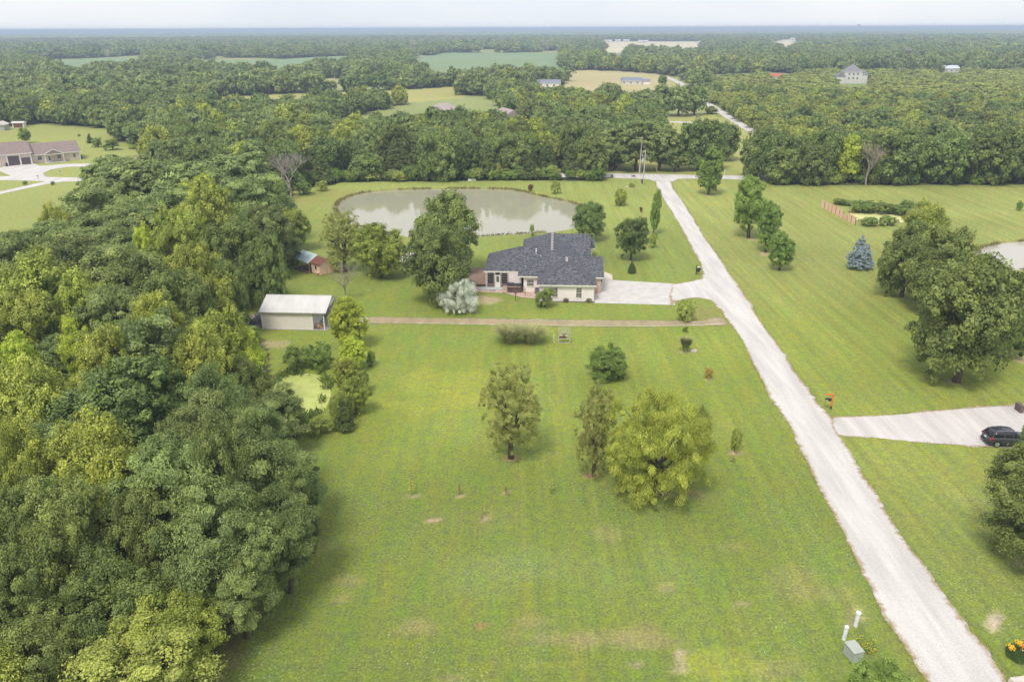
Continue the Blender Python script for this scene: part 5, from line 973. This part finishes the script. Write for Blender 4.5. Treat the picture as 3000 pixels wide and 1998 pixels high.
# ---- bare trees
def bare(label,bx,by,topy,w,seed,depth=4,tilt=0.,name='dead_tree',m=None,lean=(0,0)):
    X,Y=G(bx,by); H=solveH(X,Y,topy); R=w/2/pxm(X,Y,H*.6); rng=random.Random(seed); mb=MB(); tw=MB()
    def grow_(p,d,l,r,dep):
        q=p+d*l; mid=p+d*l*.5+Vector((rng.gauss(0,.06),rng.gauss(0,.06),.03))*l
        (mb if dep>=depth-1 else tw).tube([p,mid,q],[r,r*.8,r*.6],6 if dep>2 else 4,False)
        if dep<=0: return
        for k in range(3 if dep<depth else 5):
            a=rng.random()*6.28; s=.45+.45*rng.random(); nd_=(d+Vector((math.cos(a)*s*R/H*2.7,math.sin(a)*s*R/H*2.7,.10))).normalized(); grow_(p.lerp(q,.55+.45*rng.random()) if k else q,nd_,l*(.62+.2*rng.random()),r*.56,dep-1)
    grow_(Vector((0,0,-.1)),Vector((lean[0],lean[1],1)).normalized(),H*.34,max(.07,.022*H),depth)
    o=thing(name,label,'tree',(X,Y,0)); mb.build('trunk',m or DEADWOOD,o,True); tw.build('branches',m or DEADWOOD,o)
bare('bare dead tree with forked branches behind the metal shed',1012,872,752,120,3,5); bare('bare white dead tree in the front row of the right wood',2536,545,405,105,5,5); bare('grey leafless tree between the left wood and the pond',852,585,432,110,8,6,m=mat('grey_twigs',(.40,.35,.32),.9,(.28,.24,.21))); bare('grey twiggy tree at the bend of the cross road',2390,540,425,70,10,5,m=MATS['grey_twigs']); bare('reddish leafless shrub in front of the hot tub',1511,882,826,26,11,4,name='bare_shrub',m=mat('red_twigs',(.26,.13,.11),.9)); bare('broken limb leaning out of the big maple towards the deck',1330,905,800,60,12,3,name='broken_branch')
def sapling(label,bx,by,topy,seed,c=(.42,.42,.10)):
    X,Y=G(bx,by); H=solveH(X,Y,topy); rng=np.random.default_rng(seed); o=thing('sapling_tree',label,'tree',(X,Y,0)); q=MB(); q.tube([(0,0,0),(.03,.02,H*.5),(0,.03,H)],[.022,.016,.008],5); q.build('trunk',BARK,o); q=MB()
    for _ in range(110):
        z=H*(.35+.65*rng.random()); r=.30*(1.15-z/H)+.08; a=rng.random()*6.28; x,y=math.cos(a)*r*rng.random(),math.sin(a)*r*rng.random(); d_=rng.normal(size=3)*.045; q.add([(x-.05,y,z),(x+d_[0],y-.04,z+d_[2]),(x+.05,y,z+d_[1]),(x+d_[0],y+.04,z-.02)],[(0,1,2,3)])
    q.build('crown',mat('sapling_leaf%d'%int(c[0]*100),c,.7),o,recalc=False)
for (a,b_,c_,lb,cc) in ((1205,1452,1402,'thin yellowish sapling at the left end of the lawn sapling rows',(.50,.46,.09)),(1412,1520,1468,'thin yellow-green sapling above the lower right bare circle',(.38,.42,.09)),(1613,1446,1398,'thin sapling at the right end of the sapling row',(.45,.46,.10)),(1345,1451,1420,'tiny reddish sapling in the middle of the sapling row',(.36,.27,.12)),(1482,1447,1425,'tiny bare-stemmed sapling second from right in the sapling row',(.36,.30,.14)),(2147,1352,1340,'tiny weed tuft just below the slender pale sapling',(.4,.42,.15))): sapling(lb,a,b_,c_,int(a),cc)

# belt along the cross road, behind the utility poles
T('LOC',1800,498,372,130,'layered dark tree left of the utility poles behind the cross road')
T('LOC',1862,500,352,150,'tall layered tree directly behind the utility poles')
T('LOC',1930,501,362,140,'layered tree right of the utility poles at the end of the belt')
T('LOC',1975,503,430,70,'low dark tree at the right end of the belt behind the poles')
T('OAK',2045,498,345,150,'spreading tree with bare limbs behind the pear tree by the crossroad')
T('OAK',2110,470,358,110,'spreading tree at the bend of the cross road')
T('MAP',2215,522,385,120,'dark tree over the right end of the cross road')
T('OAK',2270,530,372,110,'tree with grey bare twigs at the start of the right wood')
T('MAP',2390,535,380,130,'dark green tree in the front row of the right wood beside the dead tree')
for (bx,ty,w_) in ((2470,395,90),):
    T('LIM',bx,535,ty,w_,'bright green tree left of the dead tree in the right wood')
T('MAP',2620,538,385,150,'darkest rounded tree right of the dead tree in the right wood')
T('LIM',2650,520,390,90,'bright green crown behind the darkest tree of the right wood')
T('OAK',2760,538,375,140,'olive tree in the front row of the right wood, middle')
T('MAP',2880,538,368,150,'broad dark tree in the front row near the right edge')
T('MAP',2985,536,372,130,'dark tree in the front row at the right edge of the photo')
# the wood on the left, crown by crown
for a in [
 ('OAK',380,1215,400,7,'huge grey-olive tree in the middle of the lower left wood'),
 ('HIC',85,1225,270,6.6,'yellow-olive tree at the left edge below the bright crowns'),
 ('LIM',72,1100,140,6.4,'bright yellow-green crown at the left edge of the wood'),
 ('LIM',232,1052,120,6.4,'small bright yellow-green crown above the huge grey-olive tree'),
 ('LOC',430,1050,290,7,'pale feathery tree left of the duckweed pond, further back'),
 ('HIC',655,1062,190,6.6,'yellow-green tree left of the bushes above the duckweed pond'),
 ('LIM',718,1070,140,5.6,'light green tree overhanging the upper left of the duckweed pond'),
 ('HIC',590,1130,200,7,'olive-yellow crown right of the huge grey-olive tree'),
 ('MAP',728,1165,130,5.,'dark tree at the left bank of the duckweed pond'),
 ('LOC',640,1225,230,7,'feathery tree reaching towards the duckweed pond'),
 ('LOC',770,1310,190,6,'blue-green feathery tree at the lawn edge below the duckweed pond'),
 ('LOC',600,1340,250,7.4,'feathery tree with rounded sprays left of the lawn edge'),
 ('HIC',55,1430,230,6.8,'bright leafy maple at the left edge of the photo'),
 ('HIC',270,1430,330,7.2,'leafy yellow-green maple in the lower left wood'),
 ('LOC',520,1480,340,7.6,'broad feathery tree in the middle of the lower wood'),
 ('LOC',740,1430,300,6.8,'broad feathery tree whose sprays hang over the lawn'),
 ('MAP',215,1630,300,6.4,'leafy green maple above the pale bush at lower left'),
 ('LOC',650,1600,340,6.6,'feathery tree with hanging sprays at the lower lawn edge'),
 ('LOC',830,1560,220,5.4,'outermost feathery crown on the lower lawn edge'),
 ('LOC',700,1710,220,4.6,'lowest feathery sprays touching the lawn'),
 ('MAP',80,1760,260,5,'dark tree in the lower left corner'),
 ('MAP',330,1790,320,4.6,'green tree just above the pale bush'),
 ('SHL',380,2010,480,3.2,'pale grey-green bushy tree at the bottom left edge'),
 ('MAP',120,1950,300,4,'dark brushy tree at the very bottom left'),
 ('HIC',110,880,280,7.6,'large yellow-olive oak at the left edge of the wood'),
 ('HIC',240,940,180,7,'yellow-olive crown right of the large oak at the left edge'),
 ('HIC',60,990,230,6.6,'yellow-olive crown below the large oak at the left edge'),
 ('MAP',420,880,240,7,'mid green tree left of the metal shed, third row back'),
 ('MAP',520,935,210,6.6,'mid green tree left of the metal shed, nearest it'),
 ('LOC',345,950,200,7,'feathery crown between two maples in the upper wood'),
 ('LOC',200,790,260,7.4,'pale feathery crown behind the large yellow-olive oak'),
 ('LOC',370,810,240,7,'pale feathery crown in the centre of the upper wood'),
 ('LOC',60,770,200,7,'feathery crown at the left end of the upper wood'),
 ('HIC',600,650,170,8.4,'rounded olive crown in the upper wood left of the pond'),
 ('LIM',435,765,85,7.6,'small brightest yellow crown in the upper wood'),
 ('HIC',530,745,160,8,'yellow-green crown beside the small brightest crown'),
 ('HIC',595,850,190,7.6,'olive tree in front of the dark trees by the metal shed'),
 ('MAP',690,770,190,7.4,'dark tree just left of the coop'),
 ('MAP',660,872,140,6.,'darkest tree directly left behind the metal shed'),
 ('MAP',790,800,120,6.4,'dark tree whose branches reach the coop roof'),
 ('LOC',760,600,210,8,'grey-green tree at the right rim of the upper wood by the pond'),
 ('LOC',790,690,150,7.4,'grey-green tree above the coop at the wood rim'),
 ('LOC',420,545,260,8,'feathery tree at the far end of the left wood'),
 ('LOC',300,630,230,7.4,'grey feathery tree beside the cul-de-sac lawn'),
 ('LOC',560,560,230,8,'grey-green feathery crown at the back of the upper wood'),
 ('LIM',590,600,160,7.6,'lime layered crown in the back of the upper wood'),
 ('LOC',700,520,220,7.6,'grey-green feathery tree at the far right of the upper wood'),
 ('LOC',430,690,230,7.4,'layered green crown in the upper wood middle'),
 ('LOC',300,720,230,7.2,'layered crown near the left lawn in the upper wood'),
 ('HIC',175,690,120,6.4,'yellowish crown on the edge of the left lawn'),
 ('LOC',140,745,220,6.8,'layered pale crown below the left lawn'),
 ('LOC',330,520,170,7,'feathery crown reaching the cul-de-sac road'),
 ('LOC',500,640,200,7.6,'layered crown between lime and grey crowns in the upper wood'),
 ('HIC',470,1000,160,6.6,'yellow-green crown behind the huge grey-olive tree'),
 ('HIC',330,1110,200,6.8,'yellow-green crown left above the huge grey-olive tree'),
 ('MAP',660,1480,200,7,'green crown between feathery trees at the lower wood'),
 ('MAP',440,1600,240,6,'green crown over the dark gap in the lower wood'),
 ('MAP',60,1600,230,5.6,'leafy crown at the left edge above the dark corner tree'),
 ]: C(a[0],a[1],a[2],a[3],a[4],a[5])
# ---- scattered woodland
HX=np.array([t['X'] for t in TREES]); HYy=np.array([t['Y'] for t in TREES]); HR=np.array([t['R'] for t in TREES])
HOUSES_CLEAR=[(1500,215,0),(1600,250,8),(1295,330,8),(2490,235,6),(2785,205,5),(1890,248,0),(2278,232,6),(1510,360,8)]
HC=[(G(a,b,c)[0]*(1-r*.8/G(a,b,c)[1]),G(a,b,c)[1]-r*.8,r) for (a,b,c),r in zip(HOUSES_CLEAR,(26,16,12,22,14,16,10,16))]
def ok_open(X,Y,margin=0):
    k=inside(NEAR,X,Y)
    for p,_ in OPENP: k|=inside(p,X,Y)
    k|=inside(XR,X,Y)
    for hx,hy,hr in HC: k|=(np.hypot(X-hx,Y-hy)<hr)
    # keep the view from the camera to those houses clear
    return ~k
def clearing(X,Y):
    f=vnoise(X,Y*.6,70,12)*.6+vnoise(X,Y*.5,190,13)*.4; px_,py_=PR(X,Y,0)
    return (f>.615)&(Y>330)&~((px_>2080)&(py_>235))
def scatter(d0,d1,sp_,rng):
    half=.74; n=int((half*2*d1)/sp_)+2; nyy=int((d1-d0*.9)/sp_)+2
    X,Y=np.meshgrid((np.arange(n)-n/2)*sp_,d0*.9+np.arange(nyy)*sp_); X=X.ravel()+rng.uniform(-.42,.42,X.size)*sp_; Y=Y.ravel()+rng.uniform(-.42,.42,Y.size)*sp_
    D=np.hypot(X,Y); k=(D>=d0)&(D<d1)&(np.abs(X)<Y*half+25)&(Y>0); X=X[k];Y=Y[k]
    k=ok_open(X,Y)&~clearing(X,Y); return X[k],Y[k]
rg=np.random.default_rng(11)
X1,Y1=scatter(20,520,5.8,rg); X2,Y2=scatter(520,1400,9.5,rg); X3,Y3=scatter(1400,3600,17,rg)
keep=np.ones(len(X1),bool)
inL=inside(LEFTW,X1,Y1)
d=np.hypot(X1[:,None]-HX[None],Y1[:,None]-HYy[None]); keep&=~((d<np.maximum(HR[None]*.8,2.2)).any(1))
keep&=~((X1>-43)&(X1<-20)&(Y1>96)&(Y1<120)); keep&=~((Y1<215)&~inL)                         # near the camera only the left wood
px1,py1=PR(X1,Y1,0)
scrub=(px1>2080)&(py1>235)&(py1<560)
keep&=~((~scrub)&~inL&(rg.random(len(X1))<.28))
X1=X1[keep];Y1=Y1[keep];inL=inL[keep];scrub=scrub[keep];px1=px1[keep];py1=py1[keep]
def phrase(px_,py_,il,D):
    if il:
        return ('at the far end of the left wood' if py_<720 else 'in the wood left of the metal shed' if py_<1050 else 'in the wood left of the duckweed pond' if py_<1400 else 'in the lower left corner wood')
    side=('beyond the tan house' if px_<500 else 'between tan house and pond' if px_<850 else 'behind the pond, left end' if px_<1150 else 'behind the pond, middle' if px_<1480 else 'behind the pond, right end' if px_<1770 else 'beyond the utility poles' if px_<2110 else 'left of the dead white tree' if px_<2450 else 'above the plank fence' if px_<2720 else 'at the right edge')
    row='front row ' if py_>490 else 'middle rows ' if py_>400 else 'far back '
    return row.strip()+' '+side
for i in range(len(X1)):
    D=math.hypot(X1[i],Y1[i]); u=rg.random(); nbig=vnoise(np.array([X1[i]]),np.array([Y1[i]]),26,5)[0]
    if inL[i]: sp=['LOC','MAP','HIC','LOC','OAK'][int((u*.5+nbig*.5)*4.99)]; H=6.5+2.5*rg.random(); R=3.2+.9*rg.random()
    elif scrub[i]:
        front=py1[i]>505
        if front: sp=['MAP','OAK','MAP','HIC'][int(u*3.99)]; H=9+3.5*rg.random(); R=4+1.2*rg.random()
        else: sp='SCR' if u<.80 else ['MAP','HIC','OAK'][int(u*50)%3]; H=3.6+2.6*rg.random(); R=2.9+.9*rg.random(); H,R=(H,R) if sp=='SCR' else (6+3.2*rg.random(),3.4+1.4*rg.random())
    else:
        q=u*.55+nbig*.45; sp=['CED','MAP','LOC','OAK','LOC','MAP','HIC','LOC','MAP','LIM' if u>.8 else 'HIC'][int(q*9.99)]
        if py1[i]>495 and px1[i]<1780 and px1[i]>820: sp=['CED','MAP','CED','OAK'][int(u*3.99)]
        H=6.8+5.6*rg.random()**1.3+(2.2 if py1[i]>470 else 0); R=4.0+1.3*rg.random()
        if sp=='CED': R*=.66; H*=.85
        if py1[i]>505: H*=.9
    ph=phrase(px1[i],py1[i],inL[i],D); wd=SPEC[sp]['words']; 
    if 850<px1[i]<1075 and 262<py1[i]<288: H=4.2; R=2.6; sp='SCR'
    reg(sp,float(X1[i]),float(Y1[i]),H,R,f"{wd}{'' if inL[i] else ','} {ph}",f"{wd}s {ph}",hand=False)
XU,YU=scatter(20,330,3.6,np.random.default_rng(21)); inU=inside(LEFTW,XU,YU); pu,pv_=PR(XU,YU,0)
edge_=edge_dist(NEAR,XU,YU); ku=(edge_<6.5)|(inU&(rg.random(len(XU))<.35)); ku&=(inU|(YU>205))
XU,YU=XU[ku],YU[ku]
UNDER=[dict(sp=('SHR','SHL','SHR','SHR')[i%4],X=float(XU[i]),Y=float(YU[i]),H=2.2+1.8*float(rg.random()),R=1.7+.8*float(rg.random()),D=float(math.hypot(XU[i],YU[i]))) for i in range(len(XU))]
for t in TREES:
    pxx,pyy=PR(t['X'],t['Y'],t['H']*.6); t['px']=float(pxx); t['py']=float(pyy)
    off=max(0,-pxx,pxx-3000)/max(1,pxm(t['X'],t['Y'],0)); t['vis']=(off<t['R']) and t['Y']>5 and pyy<2120
    t['size']=t['R']*t['H']/(t['D']**2)*(1 if t['vis'] else .0)
NIND=300
# trees hidden inside the deep left wood show less than the front rows beyond the pond: prefer trees of the front rows
auto=sorted([t for t in TREES if not t['hand']],key=lambda t:-t['size'])
ntree_hand=sum(1 for t in TREES if t['hand'] and SPEC[t['sp']]['cat']=='tree')
ind=[t for t in TREES if t['hand']]+auto[:NIND-ntree_hand]
rest=auto[NIND-ntree_hand:]
from collections import defaultdict
_g=defaultdict(list)
for t in ind:
    if not t['hand']: _g[t['label']].append(t)
ORDN=['leftmost','second from left','third from left','fourth from left','fifth from left','sixth from left','seventh from left','eighth from left','ninth from left','tenth from left']
for lb,ts in _g.items():
    if len(ts)<2: continue
    ts.sort(key=lambda t:t['px']); n=len(ts)
    for i,t in enumerate(ts):
        o_=ORDN[i] if i<(n+1)//2 and i<10 else ('rightmost' if i==n-1 else ORDN[n-1-i].replace('left','right') if n-1-i<10 else 'middle')
        t['label']=(o_+' '+lb)
def lod_of(D,R): return 'close' if D<72 else 'near' if D<175 else 'mid' if D<300 else 'far' if D<650 else 'vfar'
OBJN={}
cnt=0
for t in ind:
    cnt+=1; s=SPEC[t['sp']]; lod=t['lod'] or lod_of(t['D'],t['R']); cm,tm,Hp,Rp=proto(t['sp'],lod,cnt)
    g=t['group']
    o=thing(t['name'] or s['name'],t['label'],s['cat'] if not (t['name'] and 'tree' in t['name']) else 'tree',(t['X'],t['Y'],0),RNG.random()*6.28 if t['tilt']==(0,0) else 0,g,scale=(t['R']/Rp,t['R']/Rp,t['H']/Hp))
    if t['tilt']!=(0,0): o.rotation_euler=(t['tilt'][0],t['tilt'][1],0)
    link('crown' if s['cat']=='tree' else 'foliage',cm,o); link('trunk' if s['cat']=='tree' else 'stems',tm,o)
# ---- the rest of the woodland: one mass, instanced
def shorten():
    pts=[];idx=[];scl=[];rot=[]
    keys=[];col=bpy.data.collections.new('woodland_prototypes')
    def key(sp,lod,i):
        lf,nv,_,_=LEAF[lod]; k=(sp,lod,i%nv)
        if k not in keys: keys.append(k)
        return k
    recs=[]
    for j,t in enumerate(rest+UNDER): recs.append((key(t['sp'],lod_of(t['D'],1),j),t['X'],t['Y'],t['H'],t['R']))
    for (X,Y,sp_,Hm,lod) in ((X2,Y2,9.5,10.5,'vfar'),(X3,Y3,17,11.5,'vfar')):
        nb=vnoise(X,Y,90,6); u=rg.random(len(X)); pxs,pys=PR(X,Y,0)
        for i in range(len(X)):
            sp=['MAP','OAK','LOC','MAP','LOC','HIC'][int((u[i]*.6+nb[i]*.4)*5.99)]
            hs_=.62+.75*rg.random()**1.4+.25*(nb[i]-.5)
            if pxs[i]>2080 and pys[i]>218: sp='SCR'; hs_=.36+.22*rg.random()
            recs.append((key(sp,lod,i),X[i],Y[i],Hm*hs_,sp_*(.44+.34*rg.random())))
    keys.sort()
    for n,k in enumerate(keys):
        cm,tm,Hp,Rp=proto(*k); o=bpy.data.objects.new('proto_%03d'%n,cm); col.objects.link(o)
    ki={k:n for n,k in enumerate(keys)}
    P=np.array([(r[1],r[2],0) for r in recs]); me=bpy.data.meshes.new('woodland'); me.vertices.add(len(P)); me.vertices.foreach_set('co',P.astype(np.float32).ravel())
    a=me.attributes.new('idx','INT','POINT'); a.data.foreach_set('value',np.array([ki[r[0]] for r in recs],dtype=np.int32))
    s=np.array([(r[4]/POOL[r[0]][3],r[4]/POOL[r[0]][3],r[3]/POOL[r[0]][2]) for r in recs]); a=me.attributes.new('scl','FLOAT_VECTOR','POINT'); a.data.foreach_set('vector',s.astype(np.float32).ravel())
    rr=np.zeros((len(P),3)); rr[:,2]=RNG.random(len(P))*6.28; a=me.attributes.new('rot','FLOAT_VECTOR','POINT'); a.data.foreach_set('vector',rr.astype(np.float32).ravel())
    o=link('distant_woodland',me); tag(o,'mass of distant trees filling the woods out to the horizon','woodland',kind='stuff')
    ng=bpy.data.node_groups.new('woodland','GeometryNodeTree'); ng.interface.new_socket('Geometry',in_out='INPUT',socket_type='NodeSocketGeometry'); ng.interface.new_socket('Geometry',in_out='OUTPUT',socket_type='NodeSocketGeometry')
    gi=ng.nodes.new('NodeGroupInput'); go=ng.nodes.new('NodeGroupOutput'); ip=ng.nodes.new('GeometryNodeInstanceOnPoints'); ci=ng.nodes.new('GeometryNodeCollectionInfo'); ci.inputs['Collection'].default_value=col; ci.inputs['Separate Children'].default_value=True; ci.inputs['Reset Children'].default_value=True
    def na(n,typ): x=ng.nodes.new('GeometryNodeInputNamedAttribute'); x.data_type=typ; x.inputs['Name'].default_value=n; return x
    ni,nsc,nr=na('idx','INT'),na('scl','FLOAT_VECTOR'),na('rot','FLOAT_VECTOR')
    ip.inputs['Pick Instance'].default_value=True; l=ng.links
    l.new(gi.outputs[0],ip.inputs['Points']); l.new(ci.outputs[0],ip.inputs['Instance']); l.new(ni.outputs[0],ip.inputs['Instance Index']); l.new(nsc.outputs[0],ip.inputs['Scale'])
    e2r=ng.nodes.new('FunctionNodeEulerToRotation'); l.new(nr.outputs[0],e2r.inputs[0]); l.new(e2r.outputs[0],ip.inputs['Rotation']); l.new(ip.outputs[0],go.inputs[0])
    md=o.modifiers.new('scatter','NODES'); md.node_group=ng
    print('stuff trees',len(recs),'individual',len(ind),'protos',len(keys))
shorten()
# weeds along the pond banks and the road verges
def fringe(name,label,polys,n,h,seed,c1,jit,zoff=0.,skip=None):
    rng=np.random.default_rng(seed); V=[];
    for poly in polys:
        seg=np.roll(poly,-1,0)-poly; l=np.hypot(seg[:,0],seg[:,1])
        if name=='verge_grass': l[-1]=0.
        ns=rng.choice(len(poly),size=int(n*l.sum()),p=l/l.sum()); t=rng.random(len(ns)); P=poly[ns]+seg[ns]*t[:,None]+rng.normal(size=(len(ns),2))*jit
        k=(vnoise(P[:,0],P[:,1],2.2,seed)>.42)&(P[:,1]<330); P=P[k]; m_=len(P)
        a=rng.random(m_)*6.28; hh=h*(.35+rng.random(m_)**2*1.3); w_=h*.22; ln=rng.normal(size=(m_,2))*h*.35; dx=np.c_[np.cos(a),np.sin(a)]*w_[:,None] if hasattr(w_,'__len__') else np.c_[np.cos(a),np.sin(a)]*w_
        z0=np.full(m_,zoff); A=np.c_[P-dx,z0]; B=np.c_[P+dx,z0]; Cc=np.c_[P+ln+dx*.5,z0+hh]; Dd=np.c_[P+ln-dx*.5,z0+hh*.9]; V.append(np.stack([A,B,Cc,Dd],1).reshape(-1,3))
    V=np.concatenate(V); Fq=np.arange(len(V)).reshape(-1,4)
    if name not in MATS: leaf_mat(name,(c1[0]*.7,c1[1]*.7,c1[2]*.7),c1,.3,.05)
    tag(link(name,npmesh(name,V,Fq,MATS[name],attrs=[('v','FACE',rng.random(len(Fq)))])),label,'weeds',kind='stuff')
fringe('pond_bank_weeds','low brownish weeds and tufts around the pond banks',[POND,RPOND,FPOND],26,.38,31,(.30,.27,.10),.35,-.25)
fringe('duckweed_bank_weeds','tall green weeds around the duckweed pond',[DUCK],40,.55,32,(.22,.30,.07),.35,-.2)
fringe('verge_grass','ragged grass fringe along the gravel road and driveways',[GP(left)[:10],GP(left)[12:15],GP(left)[17:],GP(right_)[:14],GP(right_)[18:],DR[:9],DR[9:15],XR[:9]],20,.13,33,(.42,.44,.14),.14,.01)
# far canopy to the horizon: billowing tree tops
def far_canopy():
    na_,nr_=620,260; a=np.linspace(-.72,.72,na_); r=3400*(26000/3400)**(np.arange(nr_)/(nr_-1))
    A,Rr=np.meshgrid(a,r); X=(Rr*np.tan(A)).ravel(); Y=Rr.ravel()
    Z=5+6*vnoise(X,Y,60,3)+5*vnoise(X,Y,23,4)+14*(vnoise(X,Y,2600,8)-.4)*np.clip((Y-3400)/6000,0,1)
    X=X+12*(vnoise(Z,X,3,1)-.5); v=np.clip(.15+.7*vnoise(X,Y,40,9)*vnoise(X,Y,700,2)*2,0,1)
    i=(np.arange(nr_-1)[:,None]*na_+np.arange(na_-1)[None]).ravel(); Fq=np.c_[i,i+1,i+na_+1,i+na_]
    me=npmesh('far_canopy',np.c_[X,Y,Z],Fq,SPEC['MAP']['mat'],attrs=[('v','FACE',v[Fq].mean(1))],smooth=False)
    tag(link('far_canopy',me),'distant tree tops merging into the haze at the horizon','woodland',kind='stuff')
far_canopy()
# ---- haze
def haze():
    mb=MB(); mb.box(-45000,45000,-300,45000,-3.5,44.); m=bpy.data.materials.new('haze'); m.use_nodes=True; t=m.node_tree
    for n in list(t.nodes):
        if n.type!='OUTPUT_MATERIAL': t.nodes.remove(n)
    pv=t.nodes.new('ShaderNodeVolumePrincipled'); pv.inputs['Color'].default_value=(.62,.745,.93,1); pv.inputs['Density'].default_value=HAZE_D; pv.inputs['Anisotropy'].default_value=0.
    t.links.new(pv.outputs[0],t.nodes['Material Output'].inputs['Volume'])
    tag(mb.build('haze',m),'thin blue summer haze over the land','haze',kind='stuff')
HAZE_D=.00028
haze()
